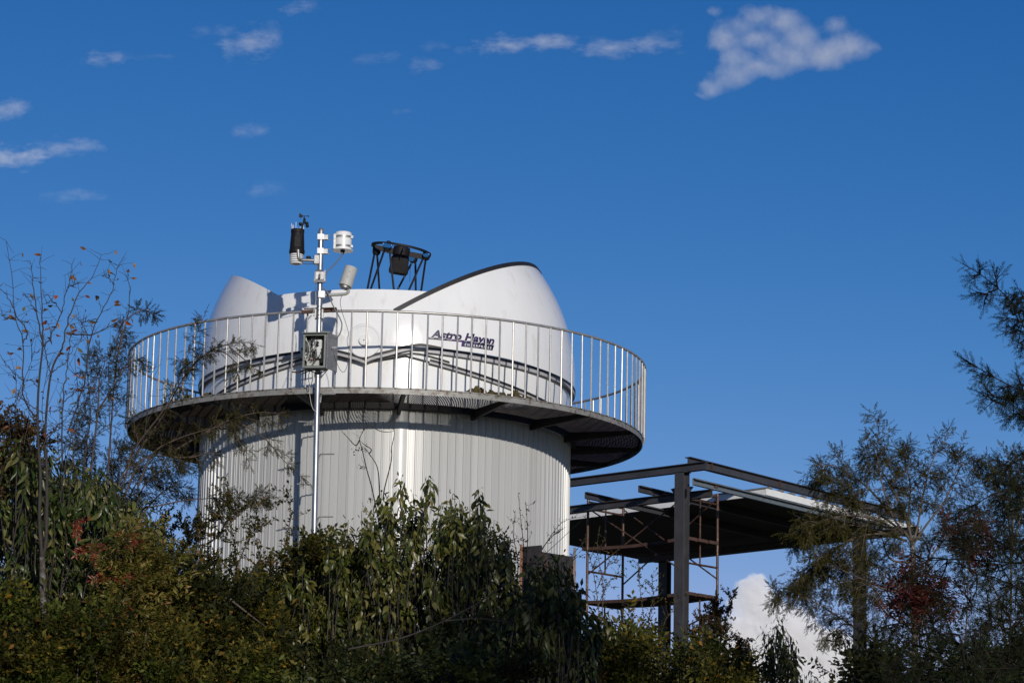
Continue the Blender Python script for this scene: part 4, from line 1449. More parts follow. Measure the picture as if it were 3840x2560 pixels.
def cpart(b, name, mat='rust', smooth=True):
    b.v = [tuple(np.array(v) - co) for v in b.v]
    return b.obj(name, M[mat], scaf, smooth)


def zrow(p, yrow):
    """height of photo row (zoomed view) at the post's place"""
    lo, hi = 0.0, 12.0
    for _ in range(40):
        mid = (lo + hi) / 2
        x, y, z = p[0], p[1], mid
        zc = y * CP + z * SP
        yc = -y * SP + z * CP
        u, w_ = FPX * x / zc, -FPX * yc / zc
        py = 1280 + u * SR + w_ * CR
        if py > 1650 + yrow / 1.844:
            lo = mid
        else:
            hi = mid
    return lo


TR = .021
zt1 = zrow(s1, 400)
for p in (s1, s2, s3, s4):
    g_ = gz(p[0], p[1]) - .1
    cpart(MB().tube([(p[0], p[1], g_), (p[0], p[1], (g_ + zt1) / 2), (p[0], p[1], zt1)], TR, 10), 'scaffold_post')
    for zz in (zrow(s1, 1130), zrow(s1, 1130) + 2.0):
        if zz < zt1:
            cpart(MB().lathe([(TR, -.05), (TR * 1.35, -.045), (TR * 1.35, .045), (TR, .05)], 10, (p[0], p[1], zz)), 'post_coupler')
zb1 = zrow(s1, 1130)
zr1 = zrow(s1, 905)
for (p, q) in ((s1, s2), (s3, s4)):
    d = q - p
    mid = p + d * .5
    for zz in (zb1, zr1, zr1 + 1.02, zt1 - .06, zb1 - .95):
        cpart(MB().tube([(p[0], p[1], zz), (q[0], q[1], zz)], .017, 8), 'rung')
    cpart(MB().tube([(mid[0], mid[1], zr1), (mid[0], mid[1], zt1 - .06)], .0135, 8), 'inner_post')
    cpart(MB().tube([(mid[0], mid[1], zb1 - .95), (mid[0], mid[1], zb1)], .0135, 8), 'inner_post')
for (p, q, za, zb2) in ((s1, s3, zrow(s1, 930), zrow(s3, 400)), (s1, s3, zrow(s1, 470), zrow(s3, 900)), (s2, s4, zrow(s2, 480), zrow(s4, 960)), (s2, s4, zrow(s2, 1000), zrow(s4, 400)),
                        (s1, s3, zrow(s1, 1180), zrow(s3, 1500)), (s2, s4, zrow(s2, 1500), zrow(s4, 1180))):
    cpart(MB().tube([(p[0], p[1], za), (q[0], q[1], zb2)], .0125, 8), 'cross_brace')
for zz in (zb1 + .03, zrow(s1, 748)):
    for k in range(3):
        p = s1 + fb * (.12 + .3 * k) - AV * -.12
        q = s3 + fb * (.12 + .3 * k) + AV * -.12
        sag = .035
        P = smooth_path([p + np.array([0, 0, zz - p[2]]), (p + q) / 2 + np.array([0, 0, zz - p[2] - sag]), q + np.array([0, 0, zz - q[2]])], 8)
        b = MB()
        for i in range(len(P) - 1):
            b.beam(P[i], P[i + 1], [(-.11, -.025), (.11, -.025), (.11, .025), (-.11, .025)])
        cpart(b, 'plank', 'plank', False)

# ------------------------------------------------------------------ dark steel door leaf at the tower foot
c0, c1, c2 = at(1955, 2050, 38.15), at(2030, 2068, 37.95), at(2155, 2056, 38.4)
zc = c1[2]
zg = gz(c1[0], 38) - .2
cab = thing('steel_cabinet', 'dark rust-edged steel entrance hood against the foot of the tower', 'cabinet', (float(c1[0]), float(c1[1]), zg))
cbo = np.array(cab.location)
for (p, q, nm, mt, t_) in ((c0, c1, 'side_plate', 'cabinet', .03), (c1, c2, 'front_plate', 'cabinet', .03)):
    zt2 = (c0[2] if nm == 'side_plate' else c1[2])
    b = MB()
    b.beam(np.array([p[0], p[1], (zt2 + zg) / 2]) - cbo, np.array([q[0], q[1], (zt2 + zg) / 2]) - cbo, [(-t_ / 2, -(zt2 - zg) / 2), (t_ / 2, -(zt2 - zg) / 2), (t_ / 2, (zt2 - zg) / 2), (-t_ / 2, (zt2 - zg) / 2)])
    b.obj(nm, M[mt], cab)
for (p, nm, mt, zt2) in ((c0, 'edge_angle', 'rustedge', c0[2] + .03), (c2, 'edge_angle', 'cabinet', c2[2] + .01)):
    MB().box(np.array([p[0], p[1] - .02, (zt2 + zg) / 2]) - cbo, (.035, .05, zt2 - zg)).obj(nm, M[mt], cab)

# ------------------------------------------------------------------ foliage helpers
def basis(d, hint):
    """rotation matrices (n,3,3) with columns: length axis d, width axis, face normal"""
    d = d / (np.linalg.norm(d, axis=1)[:, None] + 1e-9)
    w_ = np.cross(hint, d)
    w_ /= np.linalg.norm(w_, axis=1)[:, None] + 1e-9
    nn = np.cross(d, w_)
    return np.stack([d, w_, nn], -1)


def place(V, F, Rm, T, S):
    """copies of a base shape: Rm (n,3,3), T (n,3), S (n,) or (n,3) -> one array"""
    n = len(T)
    S = np.asarray(S, float)
    if S.ndim == 1:
        S = S[:, None] * np.ones(3)
    P = np.einsum('nij,nkj->nki', Rm, V[None] * S[:, None, :]) + T[:, None, :]
    Fo = F[None] + (np.arange(n) * len(V))[:, None, None]
    return P.reshape(-1, 3), Fo.reshape(-1, F.shape[1])


def leaf_shape(width, curl=0.25, fold=0.18, segs=4, wave=0.0):
    """a leaf of length 1 along x: pointed blade, folded along the midrib and curling down; triangles"""
    prof_ = {3: [0.0, 0.85, 0.75, 0.0], 4: [0.0, 0.8, 1.0, 0.62, 0.0], 5: [0.0, 0.66, 1.0, 0.92, 0.5, 0.0]}[segs]
    V, F = [], []
    for i in range(segs + 1):
        t = i / segs
        x = math.sin(t * 1.2 * (1 if curl else 0) + (t if not curl else 0)) / (math.sin(1.2) if curl else math.sin(1.0)) if False else t
        z = -curl * t * t
        hw = 0.5 * width * prof_[i]
        V.append((x, 0, z))
        V.append((x, -hw, z + fold * hw + wave * math.sin(i * 2.1)))
        V.append((x, hw, z + fold * hw - wave * math.sin(i * 2.1)))
    for i in range(segs):
        a, b_ = 3 * i, 3 * i + 3
        for s in (1, 2):
            q = (a, b_, b_ + s, a + s) if s == 2 else (a, a + s, b_ + s, b_)
            if i == 0:
                F.append((q[0], q[1], q[2]) if s == 2 else (q[0], q[2], q[3]))
            elif i == segs - 1:
                F.append((q[0], q[1], q[3]) if s == 2 else (q[0], q[1], q[3]))
            else:
                F.append((q[0], q[1], q[2]))
                F.append((q[0], q[2], q[3]))
    # the two sides meet at the tip
    return np.array(V, float), np.array(F)


def diamond(width, fold=0.2):
    V = np.array([(0, 0, 0), (0.5, -width / 2, fold * width), (1, 0, -0.08), (0.5, width / 2, fold * width), (0.5, 0, 0)], float)
    F = np.array([(0, 1, 4), (1, 2, 4), (0, 4, 3), (4, 2, 3)])
    return V, F


def flatdiamond(width):
    V = np.array([(0, 0, 0), (0.45, -width / 2, 0.02), (1, 0, -0.05), (0.45, width / 2, 0.02)], float)
    return V, np.array([(0, 1, 2), (0, 2, 3)])


def join(parts):
    Vs, Fs, b = [], [], 0
    for V, F in parts:
        Vs.append(V)
        Fs.append(F + b)
        b += len(V)
    return np.concatenate(Vs), np.concatenate(Fs)


def in_poly(px, py, poly):
    poly = np.array(poly, float)
    x0, y0 = poly[:, 0], poly[:, 1]
    x1, y1 = np.roll(x0, -1), np.roll(y0, -1)
    inside = np.zeros(len(px), bool)
    for a, b_, c, d in zip(x0, y0, x1, y1):
        cond = ((b_ > py) != (d > py)) & (px < (c - a) * (py - b_) / (d - b_ + 1e-12) + a)
        inside ^= cond
    return inside


def unproj(px, py, y):
    """arrays of half-size view pixels at depth y"""
    a, b_ = px * K - 1920, py * K - 1280
    u, w_ = a * CR + b_ * SR, -a * SR + b_ * CR
    xc, yc = u / FPX, -w_ / FPX
    D = np.stack([xc, CP - yc * SP, SP + yc * CP], -1)
    return D * (y / D[:, 1])[:, None]


def sample_region(poly, n, y0, y1, seed):
    """n points inside the outline's wedge of space between two depths"""
    g = np.random.default_rng(seed)
    poly = np.array(poly, float)
    lo, hi = poly.min(0), poly.max(0)
    out = []
    tot = 0
    while tot < n:
        px = g.uniform(lo[0], hi[0], 2 * n)
        py = g.uniform(lo[1], hi[1], 2 * n)
        ok = in_poly(px, py, poly)
        px, py = px[ok], py[ok]
        out.append(unproj(px, py, g.uniform(y0, y1, len(px))))
        tot += len(px)
    return np.concatenate(out)[:n]


def plant(name, label, cat, at_xy, group=None):
    x, y = at_xy
    return thing(name, label, cat, (float(x), float(y), gz(x, y)), group)


def own(root, V):
    return V - np.array(root.location)


def add_stems(root, paths, mat, name='stem', n=5):
    if not paths:
        return None
    loc = np.array(root.location)
    return link(name, tubes_mesh(name, [(np.array(p) - loc, r) for p, r in paths], mat, n), root)


def add_foliage(root, name, V, F, mat, smooth=False, stuff=True):
    o = link(name, mesh_np(name, own(root, V), F, mat, smooth), root)
    if stuff:
        o['kind'] = 'stuff'
    return o


def leaf_objects(root, base_meshes, Rm, T, S, name='leaf'):
    """single leaves as parts that share a few meshes"""
    loc = np.array(root.location)
    for i in range(len(T)):
        o = bpy.data.objects.new(name, base_meshes[i % len(base_meshes)])
        COL.objects.link(o)
        o.parent = root
        m = Matrix([list(Rm[i][r] * S[i]) + [float(T[i][r] - loc[r])] for r in range(3)] + [[0, 0, 0, 1]])
        o.matrix_local = m


LEAFV = [leaf_shape(0.40, 0.45, 0.45, 5), leaf_shape(0.46, 0.2, 0.3, 4, 0.03), leaf_shape(0.34, 0.75, 0.5, 5, 0.02), leaf_shape(0.42, -0.15, 0.6, 5, 0.03)]
LONGV = [leaf_shape(0.27, 0.40, 0.5, 5), leaf_shape(0.32, 0.65, 0.4, 5, 0.015), leaf_shape(0.25, 0.12, 0.5, 5, 0.02), leaf_shape(0.30, -0.2, 0.6, 5, 0.02)]


def shoots(root, tips, shapes, mat, seed, n_leaf=20, span=0.5, length=(0.09, 0.15), droop=1.0, spread=0.5, n_single=0, stem_mat=None, stem_len=1.1, frame=None):
    """upright shoots with leaves hanging round them, some leaves as single parts"""
    g = np.random.default_rng(seed)
    D, T, S, H = [], [], [], []
    paths = []
    for p in tips:
        tilt = g.normal(0, 0.10, 2)
        sp = span * g.uniform(0.7, 1.25)
        st = stem_len * g.uniform(0.7, 1.2)
        foot_ = p + np.array([tilt[0] * st, tilt[1] * st, -st])
        paths.append((smooth_path([foot_, (p + foot_) / 2 + g.normal(0, .02, 3), p], 6), np.linspace(.009, .0028, 6)[:6]))
        paths[-1] = (paths[-1][0], np.linspace(.009, .0028, len(paths[-1][0])))
        nl = int(n_leaf * g.uniform(0.7, 1.3))
        a0 = g.uniform(0, 6.28)
        for k in range(nl):
            t = (k + g.uniform(-.3, .3)) / nl
            a = a0 + 2.4 * k + g.normal(0, .3)
            q = p + (foot_ - p) * (max(t, 0) * sp / st)
            out = np.array([math.cos(a), math.sin(a), 0.0])
            dr = droop * g.uniform(0.55, 1.3) * (0.75 + 0.5 * t)
            d = out * spread * g.uniform(0.3, 1.5) + np.array([0, 0, -dr]) + g.normal(0, .28, 3)
            if t < 0.06 and g.random() < 0.7:
                d = out * 0.35 + np.array([0, 0, g.uniform(-.2, .9)])
            q = q + out * g.uniform(.012, .05) + np.array([0, 0, .01])
            D.append(d)
            T.append(q)
            S.append(g.uniform(*length) * (0.55 + 0.45 * min(1, t * 4)) * (0.6 if g.random() < .18 else 1.0))
            H.append(out + np.array([0, 0, 0.6]) + g.normal(0, .7, 3))
    D, T, S, H = map(np.array, (D, T, S, H))
    # basis wants the width axis from hint x d; use hint as approximate face normal
    d = D / np.linalg.norm(D, axis=1)[:, None]
    Rm = basis(d, H)
    kind = g.integers(0, len(shapes), len(T))
    single = np.zeros(len(T), bool)
    if n_single:
        # the leaves that stand nearest to the viewer
        score = T[:, 1] - 2.5 * S + g.normal(0, .25, len(T))
        if frame is not None:
            score = np.where(T[:, 2] < frame, 99, score)
        single[np.argsort(score)[:n_single]] = True
    parts = []
    for k, (V, F) in enumerate(shapes):
        s = (kind == k) & ~single
        if s.any():
            parts.append(place(V, F, Rm[s], T[s], S[s]))
    V, F = join(parts)
    add_foliage(root, 'foliage', V, F, mat)
    if n_single:
        ms = [mesh_np('leaf', V_, F_, mat) for V_, F_ in shapes]
        s = np.where(single)[0]
        leaf_objects(root, ms, Rm[s], T[s], S[s])
    add_stems(root, paths, stem_mat or M['darktwig'])


# twigs with needles in two ranks, length 1
def needle_twig(n, nl, nw, seed, spiral=False):
    g = np.random.default_rng(seed)
    parts = []
    sv, sf = np.array([(0, 0, .012), (0, 0.010, -.008), (0, -0.010, -.008), (1, 0, 0)], float), np.array([(0, 1, 3), (1, 2, 3), (2, 0, 3)])
    parts.append((sv, sf))
    Vb, Fb = flatdiamond(nw / nl)
    for i in range(n):
        t = (i + .5) / n
        for s in (-1, 1):
            ang = g.normal(0, .35) if not spiral else g.uniform(-1.2, 1.2)
            d = np.array([0.62 + .3 * t, s * math.cos(ang) * 0.8, math.sin(ang) * 0.8 + .05])
            l_n = nl * (1 - 0.45 * abs(t - .4)) * g.uniform(.8, 1.2)
            Rm = basis(d[None], np.array([[g.normal(0, .3), 0, 1.0]]))
            parts.append(place(Vb, Fb, Rm, np.array([[t, 0, 0]]), np.array([l_n])))
    dV, dF = flatdiamond(nw / nl)
    parts.append(place(dV, dF, np.eye(3)[None], np.array([[.97, 0, 0]]), np.array([nl * .9])))
    return join(parts)


TWF = [needle_twig(8, 0.28, 0.10, 11), needle_twig(7, 0.32, 0.11, 12), needle_twig(9, 0.24, 0.095, 13)]
TWC = [needle_twig(13, 0.27, 0.046, 21, True), needle_twig(12, 0.29, 0.050, 22, True)]


def feather(root, mains, mat, twig_mat, seed, side_n=9, side_len=0.6, droop=0.35, twl=0.10, step=0.05, shapes=None, main_r=0.014, sub=0.5, name='needles', face=0.75, even=False):
    """mains: list of (points, start) ; branches carry side branches, which carry needle twigs"""
    g = np.random.default_rng(seed)
    shapes = shapes or TWF
    paths, D, T, S = [], [], [], []

    def twigs(P, f0=0.1):
        L = np.linalg.norm(np.diff(P, axis=0), axis=1)
        cum = np.concatenate([[0], np.cumsum(L)])
        tot = cum[-1]
        k = 0
        s = tot * f0
        while s < tot:
            i = min(np.searchsorted(cum, s) - 1, len(P) - 2)
            i = max(i, 0)
            t = (s - cum[i]) / (L[i] + 1e-9)
            q = P[i] + (P[i + 1] - P[i]) * t
            tan = (P[i + 1] - P[i]) / (L[i] + 1e-9)
            lat = np.cross(tan, [g.normal(0, .35), -1.0, g.normal(0, .5)])
            lat /= np.linalg.norm(lat) + 1e-9
            sg = 1 if k % 2 else -1
            d = tan * g.uniform(.5, 1.0) + lat * sg * g.uniform(.5, 1.0) + np.array([0, g.normal(0, .35), -droop * g.uniform(.2, 1.0)])
            D.append(d)
            T.append(q)
            S.append(twl * g.uniform(.6, 1.3) * (1 - .35 * s / tot))
            s += step * g.uniform(.6, 1.4)
            k += 1
        D.append((P[-1] - P[-2]) / (np.linalg.norm(P[-1] - P[-2]) + 1e-9))
        T.append(P[-1])
        S.append(twl * .9)

    def side(q, tan, sg, ln, lvl):
        lat = np.cross(tan, [0, -1.0, 0]) * face + g.normal(0, .45, 3)
        lat /= np.linalg.norm(lat) + 1e-9
        d = tan * g.uniform(.5, .95) + lat * sg * g.uniform(.5, .95)
        d /= np.linalg.norm(d)
        n = 6
        P = [q]
        stp = ln / n
        for i in range(n):
            d = d + np.array([0, 0, -droop * .22]) + g.normal(0, .09, 3)
            d /= np.linalg.norm(d)
            P.append(P[-1] + d * stp)
        P = np.array(P)
        paths.append((P, np.linspace(.0045, .0014, len(P)) * (1 if lvl else .8)))
        twigs(P)
        if lvl:
            for j in range(g.integers(2, 5)):
                i = g.integers(1, n - 1)
                tt = P[i + 1] - P[i]
                side(P[i], tt / np.linalg.norm(tt), g.choice((-1, 1)), ln * sub * g.uniform(.6, 1.1), 0)

    for item in mains:
        pts, f0 = item[0], item[1]
        sc = item[2] if len(item) > 2 else 1.0
        P = smooth_path(pts, 18)
        if even:                                         # equal steps along the branch
            cl_ = np.concatenate([[0], np.cumsum(np.linalg.norm(np.diff(P, axis=0), axis=1))])
            P = np.stack([np.interp(np.linspace(0, cl_[-1], 36), cl_, P[:, q]) for q in range(3)], -1)
        L = np.linalg.norm(np.diff(P, axis=0), axis=1).sum()
        paths.append((P, np.linspace(main_r, .0025, len(P)) * sc ** .5))
        n = max(3, int(side_n * L))
        for k in range(n):
            t = f0 + (1 - f0) * (k + g.uniform(0, 1)) / n
            i = min(int(t * (len(P) - 1)), len(P) - 2)
            tan = P[i + 1] - P[i]
            tan /= np.linalg.norm(tan)
            side(P[i], tan, 1 if k % 2 else -1, side_len * sc * (1.05 - .65 * t) * g.uniform(.6, 1.25), 1)
        twigs(P, max(f0, .55))
    D, T, S = np.array(D), np.array(T), np.array(S)
    Rm = basis(D, np.stack([g.normal(0, .5, len(D)), g.normal(-.3, .6, len(D)), np.ones(len(D))], -1))
    kind = g.integers(0, len(shapes), len(T))
    parts = [place(V, F, Rm[kind == k], T[kind == k], S[kind == k]) for k, (V, F) in enumerate(shapes) if (kind == k).any()]
    V, F = join(parts)
    add_foliage(root, name, V, F, mat)
    add_stems(root, paths, twig_mat, 'branch', 5)


# sprig of small leaflets, length 1
def sprig_shape(n, ll, lw, seed):
    g = np.random.default_rng(seed)
    parts = [(np.array([(0, 0, .012), (0, .012, -.008), (0, -.012, -.008), (1, 0, -.1)], float), np.array([(0, 1, 3), (1, 2, 3), (2, 0, 3)]))]
    Vb, Fb = diamond(lw / ll)
    for i in range(n):
        t = .12 + .85 * (i // 2 * 2 + .5) / n
        s = -1 if i % 2 else 1
        d = np.array([.45, s * .9, g.normal(0, .35)])
        Rm = basis(d[None], np.array([[g.normal(0, .4), g.normal(0, .3), 1.0]]))
        parts.append(place(Vb, Fb, Rm, np.array([[t, 0, -.1 * t]]), np.array([ll * g.uniform(.75, 1.2)])))
    parts.append(place(Vb, Fb, np.eye(3)[None], np.array([[.98, 0, -.1]]), np.array([ll])))
    return join(parts)


SPR = [sprig_shape(8, .30, .15, 31), sprig_shape(7, .34, .17, 32), sprig_shape(9, .27, .13, 33)]
COMP = [sprig_shape(12, .36, .11, 41), sprig_shape(11, .38, .12, 42)]


def bush(root, poly, n, y0, y1, mat, seed, size=(0.10, 0.17), shapes=None, stems=14, stem_mat=None, up=0.5, name='foliage', clump=0.22, mix=()):
    """small-leaved bush: sprigs gathered in clumps through a volume"""
    g = np.random.default_rng(seed)
    shapes = shapes or SPR
    nc = max(8, n // 60)
    C = sample_region(poly, nc, y0, y1, seed + 1)
    idx = g.integers(0, nc, n)
    rk = g.uniform(.45, 1.25, nc)[idx]
    off = g.normal(0, clump, (n, 3)) * np.array([1, 1, .7]) * rk[:, None]
    T = C[idx] + off
    D = off * 2.2 + np.stack([g.normal(0, .5, n), g.normal(-.25, .5, n), g.normal(up, .5, n)], -1)
    Rm = basis(D, np.stack([g.normal(0, .5, n), g.normal(-.35, .5, n), np.ones(n)], -1))
    S = g.uniform(*size, n)
    kind = g.integers(0, len(shapes), n)
    # clumps of different tint stand side by side
    mats = [mat] + list(mix)
    tint = g.choice(len(mats), nc, p=[.52] + [.48 / len(mix)] * len(mix) if mix else [1.0])[idx]
    for ti, mt_ in enumerate(mats):
        parts = [place(V, F, Rm[(kind == k) & (tint == ti)], T[(kind == k) & (tint == ti)], S[(kind == k) & (tint == ti)]) for k, (V, F) in enumerate(shapes) if ((kind == k) & (tint == ti)).any()]
        if parts:
            V, F = join(parts)
            add_foliage(root, name, V, F, mt_)
    paths = []
    for k in range(stems):
        tip = C[g.integers(0, nc)]
        x0, y0_ = root.location[0] + g.normal(0, .5), root.location[1] + g.normal(0, .25)
        x0 = .35 * x0 + .65 * tip[0]
        b0 = np.array([x0, y0_, gz(x0, y0_) - .05])
        P = smooth_path([b0, b0 * .45 + tip * .55 + np.array([g.normal(0, .12), g.normal(0, .1), .1]), tip], 9)
        paths.append((P, np.linspace(.014, .003, len(P))))
    add_stems(root, paths, stem_mat or M['twig'])


def wiry(root, paths_px, y, mat, leaf_mt, seed, leaf_n=26, size=(.018, .032), r0=.006, side=0.12, shape=None, side_n=10):
    """thin twigs drawn by their course, with tiny leaves and short side twigs"""
    g = np.random.default_rng(seed)
    paths, D, T, S = [], [], [], []
    for pts, dens in paths_px:
        P = smooth_path([av(px, py, y + dy) for px, py, dy in [(q[0], q[1], q[2] if len(q) > 2 else 0) for q in pts]], 16)
        paths.append((P, np.linspace(r0, .0018, len(P))))
        allp = [P]
        for k in range(int(side_n * dens)):
            i = g.integers(len(P) // 4, len(P) - 1)
            tan = P[i] - P[i - 1]
            tan /= np.linalg.norm(tan)
            d = tan * .6 + np.array([g.normal(0, .8), g.normal(0, .5), g.normal(.2, .5)])
            d /= np.linalg.norm(d)
            ln = side * g.uniform(.5, 1.6)
            Q = smooth_path([P[i], P[i] + d * ln * .5 + g.normal(0, .01, 3), P[i] + d * ln + np.array([0, 0, .02])], 6)
            paths.append((Q, np.linspace(.0025, .0012, len(Q))))
            allp.append(Q)
        for Q in allp:
            L = np.linalg.norm(Q[-1] - Q[0])
            for k in range(int(leaf_n * dens * L)):
                t = g.uniform(.15, 1)
                i = min(int(t * (len(Q) - 1)), len(Q) - 2)
                q = Q[i] + (Q[i + 1] - Q[i]) * g.random()
                tan = Q[i + 1] - Q[i]
                tan /= np.linalg.norm(tan) + 1e-9
                D.append(tan * .5 + g.normal(0, .7, 3))
                T.append(q)
                S.append(g.uniform(*size))
    if T:
        V0, F0 = shape or diamond(.5)
        V, F = place(V0, F0, basis(np.array(D), g.normal(0, 1, (len(D), 3)) + np.array([0, -.3, .6])), np.array(T), np.array(S))
        add_foliage(root, 'foliage', V, F, leaf_mt)
    add_stems(root, paths, mat, 'twig', 5)


# ------------------------------------------------------------------ left: bare tree with lichen trunk and a few autumn leaves
def c1(x, y, yy):
    """left zoom -> world"""
    return at(x / 1.7425, 850 + y / 1.7425, yy)


YA = 29.5
bare = plant('bare_tree', 'nearly bare tree with lichen-spotted trunk and a few orange autumn leaves', 'tree', (at(166, 2518, YA)[0], YA))
g = np.random.default_rng(5)


def c2(x, y, yy):
    return at(x / 1.809, 1700 + y / 1.809, yy)


tr1 = [np.array([at(168, 2560, YA)[0], YA, gz(at(168, 2560, YA)[0], YA) - .1]), c2(298, 1480, YA), c2(290, 900, YA), c2(286, 700, YA)]
f1 = [c2(286, 705, YA), c2(268, 450, YA), c2(275, 150, YA), c1(252, 1450, YA), c1(246, 1200, YA), c1(256, 1000, YA), c1(280, 780, YA)]
f2 = [c2(290, 690, YA), c2(312, 600, YA), c2(318, 300, YA), c2(318, 100, YA), c1(296, 1450, YA + .1), c1(300, 1250, YA + .1), c1(335, 950, YA + .1), c1(402, 800, YA + .1)]
loc = np.array(bare.location)
link('trunk', tubes_mesh('trunk', [(smooth_path(tr1, 24) - loc, np.linspace(.042, .027, len(smooth_path(tr1, 24))))], M['lichen'], 10), bare)
tf = [(smooth_path(f, 24), None) for f in (f1, f2)]
link('limb', tubes_mesh('limb', [(P - loc, np.linspace(.020, .009, len(P))) for P, _ in tf], M['darktwig'], 8), bare)
BR = [
    [(280, 780), (240, 560), (215, 350), (198, 225)], [(280, 780), (340, 710), (400, 560), (440, 400), (485, 210)], [(252, 1250), (160, 1150), (150, 950), (150, 750), (100, 600), (75, 300), (38, 85)],
    [(402, 800), (430, 680), (480, 520), (540, 400), (610, 320), (668, 180)], [(405, 1560), (412, 1150), (430, 960), (455, 780), (463, 650)], [(440, 1350), (500, 1180), (560, 960), (585, 760), (640, 600), (700, 490), (745, 380), (760, 280), (810, 205)],
    [(150, 1010), (60, 920), (0, 830)], [(150, 760), (180, 700), (100, 560), (45, 450), (0, 400)], [(430, 690), (520, 705), (600, 700), (700, 660), (800, 610), (850, 560)], [(740, 880), (770, 750), (800, 640), (840, 560), (845, 370), (825, 310)],
    [(280, 780), (275, 600), (270, 400), (260, 200)], [(256, 1050), (200, 1000), (150, 1020)], [(335, 950), (430, 880), (500, 760)], [(412, 1150), (520, 1060), (620, 1010)], [(246, 1200), (120, 1120), (30, 1120)],
    [(160, 1420), (190, 1200), (150, 1000)], [(300, 1400), (380, 1300), (450, 1230), (540, 1060)], [(640, 600), (560, 620), (530, 640)], [(745, 380), (700, 330), (660, 320)], [(240, 560), (180, 470), (150, 440)], [(440, 400), (520, 365)],
    [(400, 560), (350, 490), (300, 500)], [(100, 600), (30, 590), (0, 570)], [(245, 1200), (310, 1210), (420, 1190)], [(500, 1180), (600, 1150), (690, 1120)], [(330, 950), (300, 840), (290, 700)], [(585, 760), (540, 640), (500, 590)]]
paths = []
LT, LD, LS = [], [], []
for bi, br in enumerate(BR):
    dy = g.normal(0, .25)
    P = smooth_path([c1(x, y, YA + dy * (i / len(br))) for i, (x, y) in enumerate(br)], 18)
    P = P + g.normal(0, .006, P.shape)
    paths.append((P, np.linspace(.0085 if len(br) > 3 else .005, .0022, len(P))))
    for k in range(16 if len(br) > 3 else 8):
        i = g.integers(len(P) // 4, len(P))
        d = np.array([g.normal(0, 1), g.normal(0, .5), g.normal(.6, .5)])
        d /= np.linalg.norm(d)
        ln = g.uniform(.03, .20)
        paths.append((np.array([P[i], P[i] + d * ln * .55 + g.normal(0, .006, 3), P[i] + d * ln]), np.array([.0022, .0018, .0012])))
        if g.random() < .34:
            LT.append(P[i] + d * ln)
            LD.append(d * .6 + np.array([0, 0, -.6]) + g.normal(0, .4, 3))
            LS.append(g.uniform(.05, .095))
add_stems(bare, paths, M['darktwig'], 'branch', 6)
AUT = [mesh_np('leaf', *leaf_shape(.5, .3, .35, 4, .03), M['autumn']), mesh_np('leaf', *leaf_shape(.42, .5, .45, 4, .04), M['autumn'])]
LD = np.array(LD)
leaf_objects(bare, AUT, basis(LD, g.normal(0, 1, LD.shape)), np.array(LT), np.array(LS))

# ------------------------------------------------------------------ left: feathery conifers
def z1v(x, y, yy):
    return at(400 + x / 1.96, 1000 + y / 1.96, yy)


def cseq(fn, pts, yy, dy=0.0):
    n = len(pts)
    return [fn(x, y, yy + dy * i / max(1, n - 1)) for i, (x, y) in enumerate(pts)]


YB = 33.0
fx = at(1000, 2500, YB)
fc = plant('feathery_conifer', 'slender feathery conifer rising behind the bare tree beside the platform', 'conifer', (at(400, 2400, YB)[0], YB))
mains = [
    (cseq(c1, [(580, 1700), (600, 1540), (640, 1200), (650, 1000), (685, 880), (640, 820)], YB, -.3), .2), (cseq(c1, [(700, 1700), (720, 1400), (745, 1050), (770, 850), (800, 640)], YB, .2), .3, .8),
    (cseq(c1, [(540, 1700), (560, 1450), (590, 1250), (580, 1050), (560, 900)], YB, .3), .3, .8), (cseq(c1, [(640, 1200), (760, 1020), (850, 880), (930, 880)], YB), .4, .6),
    (cseq(c1, [(770, 850), (830, 620), (940, 545), (1015, 590)], YB), .45, .5), (cseq(c1, [(500, 1700), (480, 1500), (470, 1350)], YB), .3, .7)]
feather(fc, mains, M['feather_green'], M['twig'], 51, side_n=8, side_len=.40, droop=.3, twl=.10, step=.040, main_r=.016)
YB2 = 34.5
fc2 = plant('feathery_conifer', 'leaning feathery conifer whose branches reach across the left of the platform', 'conifer', (at(560, 2400, YB2)[0], YB2))
mains = [
    (cseq(c1, [(760, 1900), (830, 1600), (900, 1420), (1080, 1180), (1180, 960), (1260, 760), (1350, 545)], YB2, -.6), .35, .75),
    (cseq(c1, [(880, 1500), (1060, 1240), (1190, 1000), (1300, 860), (1394, 830)], YB2, -.5), .4, .7),
    (cseq(z1v, [(560, 840), (640, 720), (780, 610), (900, 570), (1020, 555), (1110, 575)], YB2 - .4), .25, .75),
    (cseq(z1v, [(780, 610), (880, 640), (960, 730), (930, 830)], YB2 - .4), .2, .6), (cseq(z1v, [(900, 590), (1010, 680), (1110, 770)], YB2 - .4), .2, .6),
    (cseq(c1, [(900, 1700), (1000, 1480), (1150, 1390), (1330, 1330), (1500, 1290)], YB2, -.2), .35, .9),
    (cseq(z1v, [(500, 1350), (700, 1230), (900, 1130), (1120, 1070), (1350, 1090)], YB2), .3, 1.0), (cseq(z1v, [(700, 1230), (860, 1190), (960, 1260), (1060, 1470)], YB2), .3, .7),
    (cseq(z1v, [(1000, 1160), (1160, 1260), (1280, 1400), (1440, 1560)], YB2), .3, .6), (cseq(z1v, [(500, 1400), (620, 1400), (760, 1370), (830, 1440)], YB2), .2, .7),
    (cseq(c1, [(800, 1800), (900, 1560), (1000, 1500), (1150, 1510), (1230, 1560)], YB2), .3, .9), (cseq(c1, [(700, 1900), (790, 1650), (850, 1500), (880, 1350), (870, 1230)], YB2), .3, .8)]
feather(fc2, mains, M['feather'], M['twig'], 52, side_n=8, side_len=.32, droop=.4, twl=.09, step=.042, main_r=.015)

